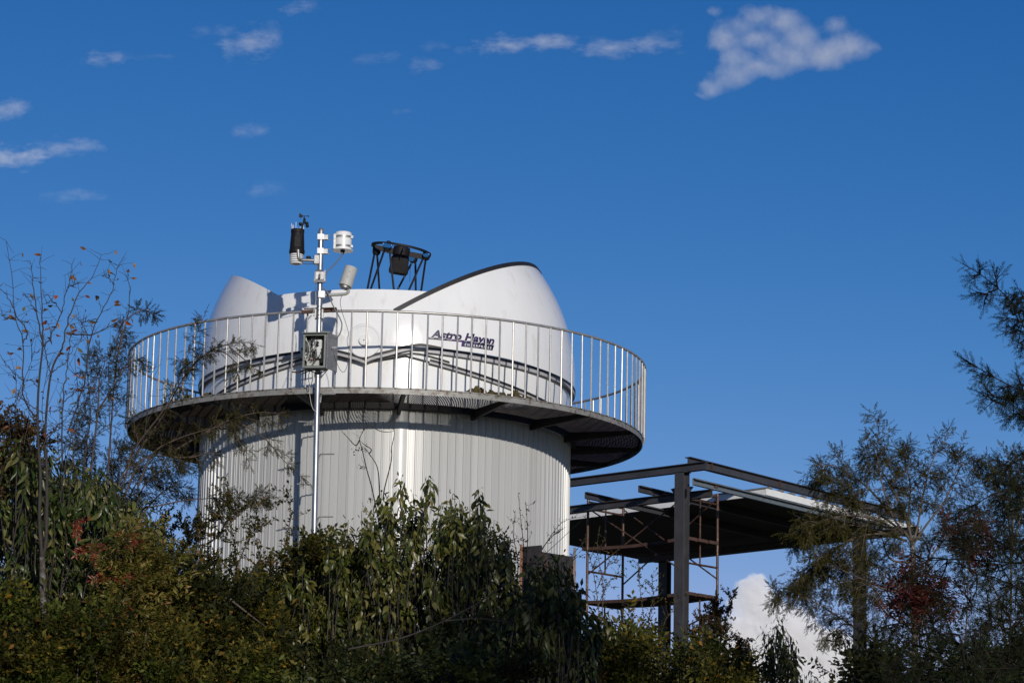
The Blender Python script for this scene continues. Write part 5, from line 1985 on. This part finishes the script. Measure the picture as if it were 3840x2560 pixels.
fc3 = plant('feathery_conifer', 'thick dark feathery conifer mass left of the tower under the platform', 'conifer', (at(640, 2400, 35.6)[0], 35.6))
mains = [(cseq(c2, [(700, 900), (700, 500), (730, 250), (830, -60)], 35.6, .3), .1), (cseq(c2, [(820, 900), (830, 500), (900, 250), (1040, 30)], 35.6, .3), .1), (cseq(c2, [(600, 900), (600, 400), (590, 100), (560, -150)], 35.6, .2), .1),
         (cseq(c2, [(900, 380), (1040, 360), (1240, 320), (1400, 305), (1600, 300), (1860, 295)], 35.2, -.3), .62, .55), (cseq(c2, [(820, 600), (960, 250), (1090, 120), (1250, 60)], 35.6), .2, .9),
         (cseq(c2, [(900, 500), (1060, 300), (1180, 220), (1300, 280)], 35.6), .3, .7), (cseq(c2, [(680, 700), (760, 300), (900, 60), (1000, -120)], 35.8), .2, .9)]
feather(fc3, mains, M['feather_green'], M['twig'], 53, side_n=13, side_len=.5, droop=.3, twl=.10, step=.036, main_r=.016)

# ------------------------------------------------------------------ left: broad-leaved shrub with hanging leaves
YC = 31.0
cshr = plant('broadleaf_shrub', 'large shrub of long hanging green leaves behind the lichen-spotted trunk', 'shrub', (at(250, 2400, YC)[0], YC))
polyC = [(-40, 1600), (-40, 1020), (30, 1000), (75, 1020), (150, 1050), (215, 1090), (240, 1110), (265, 1135), (300, 1150), (335, 1190), (368, 1200), (378, 1260), (360, 1340), (345, 1430), (330, 1600)]
tips = sample_region(polyC, 560, 30.2, 32.2, 61)
topC = [(20, 985), (60, 1000), (120, 1040), (215, 1090), (232, 1105), (262, 1140), (290, 1150), (352, 1190), (370, 1200), (335, 1195), (180, 1060), (305, 1170), (110, 1015), (150, 1030), (190, 1045), (245, 1085), (275, 1105), (310, 1130), (325, 1150), (85, 1000), (340, 1165), (360, 1180), (255, 1100), (215, 1060)]
tips = np.concatenate([tips, np.array([av(x, y + 4, 30.8 + .4 * (i % 3)) for i, (x, y) in enumerate(topC)])])
shoots(cshr, tips, LONGV, M['broad2'], 62, n_leaf=19, span=.40, length=(.11, .18), droop=.8, spread=.75, n_single=300, frame=2.9)
bush(cshr, [(-40, 1620), (-40, 1060), (60, 1060), (200, 1110), (300, 1190), (350, 1280), (330, 1620)], 3000, 32.0, 33.2, M['hedge_shade_dark'], 63, size=(.12, .22), clump=.2, stems=8, name='inner_foliage')  # shade inside the shrub painted by darker leaves
# red sprays on it and the sumac in front
YS = 29.9
sum_ = plant('sumac_shrub', 'yellow-green sumac shrub with red tinged compound leaves at lower left', 'shrub', (at(500, 2500, YS)[0], YS))
polyS = [(250, 1600), (255, 1440), (270, 1380), (285, 1310), (310, 1240), (340, 1240), (368, 1290), (388, 1340), (380, 1400), (365, 1450), (330, 1600)]
bush(sum_, polyS, 1500, 29.6, 30.5, M['sumac'], 71, size=(.12, .21), shapes=COMP, stems=10, stem_mat=M['bark'], up=.1, clump=.14)
gS = np.random.default_rng(72)
redp, redd = [], []
for (x, y, n_, r_) in ((178, 1200, 5, 9), (208, 1255, 7, 11), (310, 1222, 4, 12), (252, 1325, 3, 7), (105, 1440, 4, 9), (130, 1432, 3, 7), (300, 1310, 2, 9), (315, 1400, 1, 4)):
    for k in range(n_):
        redp.append(av(x + gS.normal(0, r_ * .6), y + gS.normal(0, r_ * .6), 29.55))
        redd.append((gS.normal(0, .8), -.3, gS.normal(-.5, .5)))
V, F = join([place(COMP[k][0], COMP[k][1], basis(np.array(redd[k::2]), gS.normal(0, .4, (len(redd[k::2]), 3)) + np.array([0, -.6, 1])), np.array(redp[k::2]), gS.uniform(.11, .17, len(redp[k::2]))) for k in (0, 1)])
add_foliage(sum_, 'red_leaves', V, F, M['redleaf'])
P = smooth_path([np.array([av(322, 1568, YS)[0] - .1, YS, gz(0, YS)]), av(322, 1560, YS - .3), av(332, 1480, YS - .3), av(338, 1440, YS - .2)], 10)
add_stems(sum_, [(P, np.linspace(.016, .010, len(P)))], M['bark'], 'red_stem')

lsap = plant('bare_saplings', 'cluster of fine leafless saplings between the bare tree and the platform', 'sapling', (av(230, 1500, 30.4)[0], 30.4))
gl = np.random.default_rng(73)
ps = []
for k in range(10):
    x0 = gl.uniform(-10, 330)
    x1 = x0 + gl.normal(18, 26)
    yt = gl.uniform(690, 930) + max(0, x0 - 200) * .5
    ps.append(([(x0, 1180), (x0 + gl.normal(0, 10), 1110), ((x0 + x1) / 2 + gl.normal(0, 12), (1100 + yt) / 2), (x1 + gl.normal(0, 12), yt + 60), (x1 + gl.normal(0, 14), yt)], .55))
wiry(lsap, ps, 30.4, M['darktwig'], M['rusty_leaf'], 74, leaf_n=7, size=(.025, .05), r0=.0055, side=.22, side_n=26)
lrb = plant('rusty_bush', 'rust-brown leaved twiggy bush at the left edge above the broad-leaved shrub', 'bush', (av(15, 1500, 30.8)[0], 30.8))
wiry(lrb, [([(x, 1250), (x + 8, 1100), (x + dx, 1010), (x + dx * 1.4, yt)], 2.2) for x, dx, yt in ((-20, 10, 960), (5, 6, 975), (25, 12, 965), (45, -6, 990), (60, 10, 985), (-5, -12, 940), (15, 30, 1000), (70, 25, 1010))],
     30.8, M['darktwig'], M['rusty_leaf'], 75, leaf_n=38, size=(.03, .06), r0=.007, side=.16, side_n=16)
# ------------------------------------------------------------------ the low thicket along the bottom
TH = [
    ('yellowish small-leaved bush in the lower left corner around the pale trunk', 'hedge_yellow', [(-40, 1620), (-40, 1400), (30, 1370), (110, 1390), (170, 1400), (240, 1450), (260, 1620)], 3000, 28.4, 30.2, (.10, .20), 81, .15),
    ('olive thicket between the sumac and the foot of the tower', 'hedge', [(340, 1620), (370, 1450), (400, 1350), (450, 1320), (520, 1350), (580, 1390), (620, 1440), (640, 1620)], 3600, 30.0, 33.0, (.11, .21), 82, .15),
    ('yellow-green small bush at the bottom edge below the left tower side', 'hedge_yellow', [(300, 1620), (330, 1500), (420, 1470), (520, 1480), (600, 1510), (640, 1620)], 1700, 28.4, 30.2, (.09, .17), 83, .14),
    ('brown-green bush against the tower left of the mast foot', 'hedge', [(600, 1620), (585, 1400), (610, 1310), (650, 1250), (700, 1240), (745, 1270), (790, 1360), (830, 1450), (850, 1620)], 4000, 33.0, 35.4, (.10, .19), 84, .15),
    ('shaded dark bush at the bottom edge below the central broad-leaved shrub', 'hedge_shade_dark', [(720, 1620), (760, 1530), (860, 1500), (1000, 1490), (1120, 1500), (1200, 1540), (1220, 1620)], 1700, 28.6, 30.8, (.10, .20), 85, .15),
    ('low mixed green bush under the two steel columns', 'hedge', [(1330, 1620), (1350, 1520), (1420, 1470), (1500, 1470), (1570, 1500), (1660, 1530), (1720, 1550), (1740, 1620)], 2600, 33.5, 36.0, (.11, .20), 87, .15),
    ('low dark bush at the bottom edge below the right-hand trees', 'hedge_shade_dark', [(1840, 1620), (1900, 1580), (1990, 1540), (2100, 1530), (2250, 1520), (2400, 1500), (2400, 1620)], 1600, 27.0, 29.0, (.10, .20), 88, .15)]
MIX = {'hedge': (M['hedge_yellow'], M['hedge_green'], M['hedge_shade_dark'], M['hedge_yellow']), 'hedge_yellow': (M['hedge'], M['hedge_green']), 'hedge_shade_dark': (M['shade_dark_broad'],)}
for lb, mt, poly, n, y0, y1, sz, sd, cl in TH:
    cx_ = np.mean([p[0] for p in poly])
    yy = (y0 + y1) / 2
    r = plant('thicket_bush', lb, 'bush', (av(cx_, 1568, yy)[0], yy), 'small-leaved bushes of the thicket')
    bush(r, poly, int(n * .60), y0, y1, M[mt], sd, size=(sz[0] * 1.45, sz[1] * 1.5), clump=cl, stems=26, stem_mat=M['bark'] if sd % 2 else None, mix=MIX[mt])

# ------------------------------------------------------------------ centre: broad-leaved shrub in front of the tower
YE = 33.6
eshr = plant('broadleaf_shrub', 'tall central shrub with drooping olive leaves in front of the tower', 'shrub', (at(1500, 2400, YE)[0], YE))
polyE = [(600, 1600), (640, 1400), (655, 1290), (700, 1235), (760, 1215), (800, 1225), (850, 1180), (900, 1170), (960, 1180), (1020, 1165), (1100, 1170), (1130, 1220), (1165, 1250), (1185, 1310), (1215, 1400), (1230, 1600)]
tips = sample_region(polyE, 760, 32.8, 34.9, 91)
topE = [(921, 1092), (985, 1090), (991, 1110), (1040, 1130), (1100, 1118), (1108, 1140), (1055, 1145), (876, 1125), (905, 1128), (860, 1150), (948, 1130), (800, 1190), (765, 1205), (735, 1215), (1155, 1215), (1135, 1190), (1015, 1150), (895, 1160), (830, 1170), (1080, 1165), (970, 1150), (700, 1225), (660, 1240), (1170, 1245), (925, 1130)]
tips = np.concatenate([tips, np.array([av(x, y + 3, 33.2 + .35 * (i % 4)) for i, (x, y) in enumerate(topE)])])
shoots(eshr, tips, LEAFV, M['broad'], 92, n_leaf=20, span=.36, length=(.09, .15), droop=.95, spread=.7, n_single=300, frame=3.2)
bush(eshr, [(640, 1620), (670, 1330), (760, 1260), (860, 1230), (1000, 1225), (1110, 1250), (1160, 1310), (1200, 1620)], 3800, 34.3, 35.3, M['hedge_shade_dark'], 93, size=(.12, .2), clump=.2, stems=10, name='inner_foliage')  # darker leaf colour stands in for shade behind the front leaves
# dark shrub right of it, its shade also put into the leaf colour
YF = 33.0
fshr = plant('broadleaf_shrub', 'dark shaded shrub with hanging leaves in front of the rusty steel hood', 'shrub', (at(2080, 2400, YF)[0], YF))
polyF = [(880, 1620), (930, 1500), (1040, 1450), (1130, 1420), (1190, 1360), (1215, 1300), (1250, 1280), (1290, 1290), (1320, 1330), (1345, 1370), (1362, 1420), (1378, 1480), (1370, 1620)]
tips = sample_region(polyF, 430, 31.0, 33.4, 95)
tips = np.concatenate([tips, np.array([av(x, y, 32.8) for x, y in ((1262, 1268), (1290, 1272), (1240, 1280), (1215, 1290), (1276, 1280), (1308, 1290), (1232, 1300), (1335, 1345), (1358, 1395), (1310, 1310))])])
shoots(fshr, tips, LEAFV, M['shade_dark_broad'], 96, n_leaf=18, span=.4, length=(.09, .15), droop=1.0, spread=.6, n_single=240, frame=3.2)
# low leafy shrubs right of centre
YG = 34.5
gshr = plant('broadleaf_shrub', 'sunlit low shrub with hanging leaves at the foot of the front steel column', 'shrub', (at(2480, 2500, YG)[0], YG))
polyG = [(1360, 1620), (1375, 1500), (1395, 1420), (1430, 1420), (1480, 1440), (1500, 1480), (1560, 1510), (1580, 1470), (1610, 1480), (1640, 1530), (1700, 1560), (1700, 1620)]
tips = np.concatenate([sample_region(polyG, 240, 33.6, 35.4, 97), np.array([av(x, y, 34.2) for x, y in ((1400, 1395), (1425, 1400), (1382, 1440), (1585, 1460), (1598, 1475), (1465, 1420), (1490, 1450), (1650, 1540))])])
shoots(gshr, tips, LEAFV, M['broad'], 98, n_leaf=18, span=.4, length=(.085, .145), droop=.95, spread=.65, n_single=200, frame=3.3)
YH = 36.0
hshr = plant('narrow_leaf_tree', 'small tree with narrow drooping leaves in front of the white cumulus cloud', 'tree', (at(2930, 2500, YH)[0], YH))
polyH = [(1722, 1620), (1715, 1540), (1745, 1490), (1765, 1450), (1780, 1440), (1800, 1450), (1825, 1460), (1832, 1500), (1830, 1560), (1860, 1545), (1885, 1570), (1890, 1620)]
topH = [(1790, 1412), (1796, 1425), (1783, 1430), (1752, 1440), (1765, 1450), (1772, 1455), (1728, 1478), (1822, 1462), (1830, 1480), (1810, 1450), (1862, 1538), (1872, 1550), (1848, 1545), (1884, 1570), (1775, 1440), (1800, 1440), (1725, 1500), (1735, 1495)]
tips = np.concatenate([sample_region(polyH, 66, 35.6, 36.5, 99), np.array([av(x, y + 3, 35.8 + .2 * (i % 3)) for i, (x, y) in enumerate(topH)])])
shoots(hshr, tips, LONGV, M['broad2'], 100, n_leaf=20, span=.42, length=(.09, .135), droop=1.1, spread=.5, n_single=220, frame=3.3)

# ------------------------------------------------------------------ thin twigs and saplings in front of the tower
def zt(x, y):
    """tower zoom (1080,1380 scale 2.529) -> half-size view pixels"""
    return (1080 + x / 2.529) / K, (1380 + y / 2.529) / K


tw = plant('bare_twigs', 'thin bare twigs with tiny seed clusters against the ribbed tower wall', 'twig', (av(870, 1500, 34.2)[0], 34.2))
seq = lambda pts: [zt(x, y) for x, y in pts]
wiry(tw, [(seq([(870, 1500), (800, 1150), (750, 970), (710, 800), (680, 670), (715, 590), (710, 500), (695, 460)]), .3), (seq([(680, 680), (640, 730), (560, 650), (490, 575)]), .25), (seq([(715, 590), (770, 545), (870, 595), (960, 605), (1010, 590)]), .1),
          (seq([(900, 1250), (920, 1120), (980, 880), (985, 740), (1010, 620), (985, 520), (960, 440)]), .1), (seq([(870, 1200), (850, 950), (770, 810), (700, 730)]), .15), (seq([(770, 810), (790, 770), (720, 720), (690, 690)]), .1)],
     34.2, M['darktwig'], M['maroon'], 111, leaf_n=16, size=(.014, .024), r0=.009, side=.08)
gg = np.random.default_rng(112)
cl = []
for (x, y, n_, r_) in ((670, 770, 34, 36), (700, 940, 22, 22), (780, 1240, 12, 18), (740, 790, 8, 14)):
    for k in range(n_):
        px, py = zt(x + gg.normal(0, r_), y + gg.normal(0, r_ * .6))
        cl.append(av(px, py, 34.2))
V, F = place(*diamond(.8), basis(gg.normal(0, 1, (len(cl), 3)), gg.normal(0, 1, (len(cl), 3))), np.array(cl), gg.uniform(.015, .028, len(cl)))
add_foliage(tw, 'seed_clusters', V, F, M['darktwig'])

sap = plant('sapling', 'thin sapling with small brown-green leaves before the left side of the tower', 'sapling', (av(560, 1500, 34.4)[0], 34.4))
wiry(sap, [([(560, 1560), (548, 1400), (545, 1300), (530, 1200), (520, 1090)], 2.2), ([(545, 1300), (575, 1230), (610, 1190)], 1.6), ([(545, 1330), (510, 1290), (470, 1275), (440, 1285)], 1.8), ([(535, 1230), (505, 1190), (490, 1180)], 1.6), ([(548, 1380), (600, 1310), (622, 1280)], 1.6),
           ([(600, 1560), (605, 1420), (600, 1320), (590, 1240)], 1.4), ([(470, 1560), (480, 1420), (460, 1340), (420, 1330)], 1.8), ([(530, 1200), (560, 1170), (600, 1155), (640, 1165)], 1.4), ([(660, 1400), (655, 1260), (668, 1180), (650, 1120)], 1.0)],
     34.4, M['twig'], M['hedge'], 113, leaf_n=46, size=(.03, .06), r0=.010, side=.16, side_n=12)
lw = plant('wiry_bush', 'loose wiry bush filling the gap of sky left of the tower wall', 'bush', (av(415, 1500, 36.5)[0], 36.5))
wiry(lw, [([(400, 1600), (400, 1400), (410, 1300), (430, 1240), (450, 1200)], 2.4), ([(380, 1600), (385, 1380), (380, 1260), (372, 1190)], 2.2), ([(420, 1600), (430, 1400), (450, 1330), (480, 1285)], 2.2), ([(390, 1500), (370, 1350), (390, 1290), (430, 1280)], 2.0), ([(410, 1300), (460, 1235), (500, 1230)], 1.4),
          ([(440, 1600), (460, 1420), (500, 1350), (560, 1330)], 2.0)], 36.5, M['twig'], M['hedge'], 114, leaf_n=60, size=(.03, .055), r0=.009, side=.22, side_n=18)
rt = plant('thorny_twigs', 'leafless thorny twigs at the right edge of the tower above the steel hood', 'twig', (av(1230, 1560, 34.8)[0], 34.8))
wiry(rt, [([(1190, 1600), (1205, 1330), (1240, 1270), (1290, 1200), (1345, 1185)], .35), ([(1200, 1400), (1205, 1290), (1197, 1200), (1190, 1130)], .9), ([(1205, 1340), (1212, 1230), (1207, 1150)], .9), ([(1210, 1310), (1260, 1240), (1290, 1215)], .8), ([(1180, 1400), (1190, 1300), (1180, 1230), (1184, 1170)], .7),
          ([(1150, 1460), (1230, 1370), (1300, 1290), (1345, 1240)], 1.4)], 34.8, M['darktwig'], M['hedge_shade_dark'], 115, leaf_n=24, size=(.02, .04), r0=.009, side=.10, side_n=12)
gt = plant('twiggy_bush', 'fine twiggy bush with grey-green leaves before the scaffold', 'bush', (av(1420, 1560, 36.8)[0], 36.8))
wiry(gt, [([(1390, 1600), (1375, 1400), (1360, 1300), (1345, 1260)], 1.0), ([(1380, 1450), (1385, 1350), (1372, 1260), (1378, 1210)], 1.0), ([(1370, 1400), (1400, 1335), (1440, 1320)], 1.0), ([(1372, 1350), (1395, 1300), (1420, 1290)], .8), ([(1470, 1600), (1480, 1450), (1470, 1350), (1468, 1300)], 1.2),
          ([(1480, 1600), (1490, 1430), (1500, 1370), (1497, 1320)], 1.3), ([(1460, 1600), (1455, 1440), (1440, 1380)], 1.0), ([(1500, 1600), (1520, 1450), (1545, 1400), (1580, 1360)], .9), ([(1600, 1600), (1600, 1480), (1590, 1440)], 1.0)],
     36.8, M['twig'], M['hedge'], 116, leaf_n=44, size=(.022, .042), r0=.007, side=.14, side_n=12)
rg = plant('rusty_bush', 'rust-tinged twiggy bush beside the outermost scaffold post', 'bush', (av(1640, 1560, 36.6)[0], 36.6))
wiry(rg, [([(1640, 1600), (1645, 1500), (1640, 1430), (1650, 1380)], 3.0), ([(1620, 1600), (1625, 1480), (1612, 1420)], 2.4), ([(1660, 1600), (1665, 1480), (1668, 1420), (1690, 1350)], 1.6), ([(1650, 1600), (1690, 1520), (1700, 1465)], 2.0), ([(1670, 1600), (1700, 1530), (1720, 1480)], 1.4), ([(1610, 1600), (1600, 1500), (1590, 1450)], 2.0),
          ([(1640, 1600), (1655, 1450), (1640, 1400)], 2.6), ([(1690, 1600), (1695, 1540), (1710, 1515)], 1.6)], 36.6, M['darktwig'], M['rusty_leaf'], 117, leaf_n=70, size=(.025, .05), r0=.007, side=.13, side_n=16)
# fallen dead branch lying through the shade, and pale dead sticks in the thicket
db = plant('dead_branch', 'bare grey branch slanting through the dark bushes at the bottom centre', 'branch', (av(1000, 1500, 28.8)[0], 28.8))
wiry(db, [([(800, 1490), (920, 1465), (1020, 1425), (1120, 1370), (1230, 1290), (1340, 1190)], .12), ([(1020, 1425), (1100, 1420), (1180, 1430)], .1)], 28.8, M['darktwig'], M['hedge_shade_dark'], 118, leaf_n=6, size=(.03, .04), r0=.010, side=.12)
dst = plant('dead_stick', 'pale broken stick slanting down through the thicket left of the mast', 'stick', (av(590, 1420, 30.2)[0], 30.2))
wiry(dst, [([(528, 1375), (570, 1408), (612, 1440)], 0)], 30.2, M['bark'], M['hedge'], 119, r0=.014)

# ------------------------------------------------------------------ right: feathery tree with pale stems
def c4(x, y, yy):
    return at(2900 + x / 1.479, 1500 + y / 1.479, yy)


YI = 33.0
itree = plant('feathery_tree', 'tall feathery tree with pale stems hiding the right end of the shelter roof', 'tree', (c4(775, 1500, YI)[0], YI))
Q = lambda pts, dy=0.0: cseq(c4, pts, YI, dy)
trunkI = smooth_path([np.array([c4(770, 1500, YI)[0], YI, gz(3, YI) - .1]), c4(785, 1500, YI), c4(778, 950, YI), c4(772, 790, YI)], 16)
link('trunk', tubes_mesh('trunk', [(trunkI - np.array(itree.location), np.linspace(.045, .028, len(trunkI)))], M['lichen'], 9), itree)
mains = [
    (Q([(772, 800), (735, 740), (660, 640), (600, 450), (575, 280), (590, 110)], -.4), .25), (Q([(772, 790), (730, 640), (680, 530), (620, 420), (560, 330), (500, 260)], .3), .3, .9), (Q([(772, 790), (800, 700), (840, 480), (890, 320), (985, 185)], .2), .3, .9),
    (Q([(775, 800), (850, 690), (950, 560), (1010, 430), (1080, 320), (1180, 370)], -.2), .3, .9), (Q([(770, 820), (750, 640), (760, 480), (730, 330), (720, 270)], .5), .25, .8), (Q([(660, 640), (540, 500), (440, 420), (330, 360), (240, 380)], -.3), .3, .8),
    (Q([(735, 740), (600, 640), (480, 560), (390, 480), (290, 440), (235, 460)], .2), .3, .8), (Q([(735, 740), (560, 660), (400, 640), (250, 680), (100, 740)], -.3), .25, 1.0), (Q([(740, 780), (560, 720), (400, 690), (240, 720), (80, 780)], .2), .3, .9), (Q([(700, 760), (560, 740), (420, 780), (300, 860), (190, 960), (110, 1050)], 0), .25, .9),
    (Q([(778, 1000), (660, 1060), (540, 1010), (400, 950), (290, 880), (230, 840)], -.2), .25, .9), (Q([(780, 1250), (660, 1200), (540, 1020), (420, 930), (250, 900), (180, 1000), (140, 1060)], .2), .4, .8), (Q([(782, 1400), (620, 1360), (500, 1290), (330, 1180), (200, 1105), (60, 1085), (0, 1085)], 0), .35, .7),
    (Q([(500, 1290), (400, 1240), (330, 1290), (290, 1320)], 0), .3, .5), (Q([(780, 1100), (860, 900), (960, 760), (1060, 700), (1160, 640)], .2), .3, .9), (Q([(780, 900), (650, 880), (600, 760), (520, 650)], .4), .2, .9), (Q([(640, 1200), (560, 1100), (480, 1060), (360, 1030), (280, 1060)], .2), .3, .7),
    (Q([(782, 1300), (700, 1200), (640, 1080), (590, 960), (570, 860)], .4), .3, .9), (Q([(784, 1500), (640, 1450), (560, 1330), (500, 1200)], .3), .3, .8)]
feather(itree, mains, M['feather'], M['bark'], 121, side_n=14, side_len=.52, droop=.40, twl=.10, step=.031, main_r=.017)
i2 = plant('feathery_tree', 'paler feathery tree at the right edge behind the dark conifer', 'tree', (c4(1330, 1500, 36)[0], 36.0))
mains = [(cseq(c4, [(1310, 1550), (1320, 900), (1300, 650), (1240, 480), (1210, 400)], 36, .3), .3, .9), (cseq(c4, [(1320, 900), (1330, 600), (1320, 420), (1300, 300)], 36), .3, .9), (cseq(c4, [(1320, 850), (1380, 600), (1400, 400)], 36), .2, .9), (cseq(c4, [(1300, 1200), (1200, 1000), (1120, 900), (1050, 780)], 36), .2, .9),
         (cseq(c4, [(1310, 1400), (1250, 1200), (1210, 1060)], 36), .2, .9), (cseq(c4, [(1320, 1300), (1390, 1100), (1420, 900)], 36), .2, .9), (cseq(c4, [(1310, 1500), (1180, 1400), (1060, 1300)], 36), .2, .9)]
feather(i2, mains, M['feather'], M['bark'], 122, side_n=11, side_len=.5, droop=.3, twl=.11, step=.042, main_r=.018)
# red-leaved shrub
YK = 30.0
rshr = plant('red_shrub', 'red-leaved shrub glowing among the dark conifers at lower right', 'shrub', (c4(900, 1500, YK)[0], YK))
gk = np.random.default_rng(131)
polyK1 = [(2060, 1350), (2075, 1310), (2120, 1310), (2150, 1290), (2190, 1260), (2190, 1220), (2230, 1190), (2270, 1190), (2280, 1230), (2230, 1290), (2180, 1330), (2160, 1400), (2120, 1420), (2080, 1390)]
bush(rshr, polyK1, 380, 29.6, 30.4, M['maroon'], 132, size=(.12, .22), shapes=COMP, stems=9, stem_mat=M['bark'], up=-.1, clump=.13, name='red_leaves')

# ------------------------------------------------------------------ right: dark conifer close to the camera; its crown stands mostly outside the picture
XJ, YJ = 5.3, 12.6
jt = plant('dark_conifer', 'dark conifer close by whose needle branches enter from the right edge', 'conifer', (XJ, YJ))
zj = gz(XJ, YJ)
pj = np.array([[XJ, YJ, zj - .2], [XJ + .03, YJ, 3.0], [XJ - .02, YJ + .02, 7.0], [XJ, YJ, 11.3]])
PJ = smooth_path(pj, 20)
link('trunk', tubes_mesh('trunk', [(PJ - np.array(jt.location), np.linspace(.16, .02, len(PJ)))], M['bark'], 10), jt)


def c5(x, y, yy):
    return at(3400 + x / 1.959, 900 + y / 1.959, yy)


def jm(fn, pts, y_end, frac=None):
    """from the trunk out to the drawn branch tip"""
    P = [fn(x, y, y_end + (YJ - y_end) * .12 * (len(pts) - 1 - i)) for i, (x, y) in enumerate(pts)]
    root_ = np.array([XJ, YJ, P[0][2] + .55 + .25 * math.sin(pts[0][1])])
    mid_ = (root_ + P[0]) / 2 + np.array([0, .12 * math.sin(pts[-1][0]), .12])
    return [root_, mid_] + P


mains = [
    (jm(c5, [(1050, 800), (860, 570), (760, 440), (570, 270), (405, 170)], 12.0), .12, .55), (jm(c5, [(1000, 560), (860, 420), (800, 345), (810, 340)], 12.3), .12, .35), (jm(c5, [(1000, 680), (850, 630), (760, 660), (700, 690)], 12.2), .12, .45), (jm(c5, [(960, 450), (800, 420), (600, 400), (460, 410)], 12.2), .12, .45),
    (jm(c5, [(1050, 1180), (860, 1110), (740, 1060), (560, 960), (405, 860)], 11.8), .12, .6), (jm(c5, [(1000, 1240), (800, 1190), (640, 1150), (520, 1110)], 12.1), .12, .6), (jm(c5, [(980, 1160), (800, 1120), (640, 1180), (570, 1240)], 12.0), .12, .45),
    (jm(c5, [(1000, 1300), (880, 1270), (800, 1350)], 12.2), .12, .4)]
feather(jt, mains, M['conifer'], M['shade_twig'], 140, side_n=13, side_len=.32, droop=.12, twl=.062, step=.018, shapes=TWC, main_r=.012, sub=.4, face=.75, even=True)
mains = []
for pts, ye, sc_ in [([(1600, 480), (1390, 470), (1240, 510), (1130, 570), (1060, 640)], 12.0, .7), ([(1600, 360), (1390, 310), (1310, 360), (1230, 400)], 12.2, .6), ([(1600, 720), (1390, 740), (1240, 790), (1100, 830), (980, 860)], 11.8, .75), ([(1600, 860), (1390, 900), (1200, 890), (1000, 880), (850, 890), (790, 860)], 11.9, .7),
                      ([(1600, 980), (1390, 1000), (1280, 1080), (1200, 1130)], 12.1, .6), ([(1600, 1150), (1390, 1200), (1200, 1260), (1060, 1290), (950, 1330)], 11.7, .8), ([(1600, 1340), (1390, 1380), (1150, 1400), (900, 1400), (700, 1300)], 11.8, .75), ([(1600, 1450), (1390, 1480), (1150, 1490), (900, 1480), (680, 1500), (560, 1440)], 11.6, .75),
                      ([(1600, 1560), (1390, 1580), (1100, 1590), (800, 1580), (560, 1530)], 11.7, .7), ([(1600, 620), (1390, 600), (1300, 640), (1240, 740)], 12.2, .5), ([(1600, 1050), (1300, 1000), (1150, 960), (1050, 1000)], 11.9, .55), ([(1500, 1300), (1200, 1180), (1040, 1120), (900, 1130)], 11.9, .6),
                      ([(1500, 1420), (1000, 1330), (850, 1250), (720, 1230), (600, 1280)], 11.8, .6)]:
    mains.append((jm(c4, pts, ye), .12, sc_))
feather(jt, mains, M['conifer'], M['shade_twig'], 141, side_n=15, side_len=.46, droop=.15, twl=.066, step=.024, shapes=TWC, main_r=.013, sub=.4, face=.7, even=True, name='lower_needles')
# the rest of its crown, out of the frame to the right and above
gj = np.random.default_rng(142)
mains = []
for k in range(230):
    z = gj.uniform(.6, 10.8)
    a = gj.uniform(0, 2 * PI)
    rad = np.interp(z, [0, 2.5, 5, 8.5, 11.3], [3.0, 3.0, 2.8, 2.0, .2]) * gj.uniform(.75, 1.1)
    x_out = XJ + rad * math.cos(a)
    lim = (YJ + rad * math.sin(a)) * 0.178 + 1.25        # keep these out of the picture's wedge
    if 0.5 < z < 5.8 and x_out < lim:
        rad = max(.3, min(rad, (XJ - lim) / max(.05, -math.cos(a))))
    p0 = np.array([XJ, YJ, z])
    p1 = p0 + np.array([math.cos(a) * rad * .5, math.sin(a) * rad * .5, .10])
    p2 = p0 + np.array([math.cos(a) * rad, math.sin(a) * rad, -.12])
    mains.append(([p0, p1, p2], .25, .8))
feather(jt, mains, M['conifer'], M['shade_twig'], 143, side_n=3.6, side_len=.7, droop=.15, twl=.20, step=.12, shapes=TWC, main_r=.02, sub=.5, name='upper_needles')
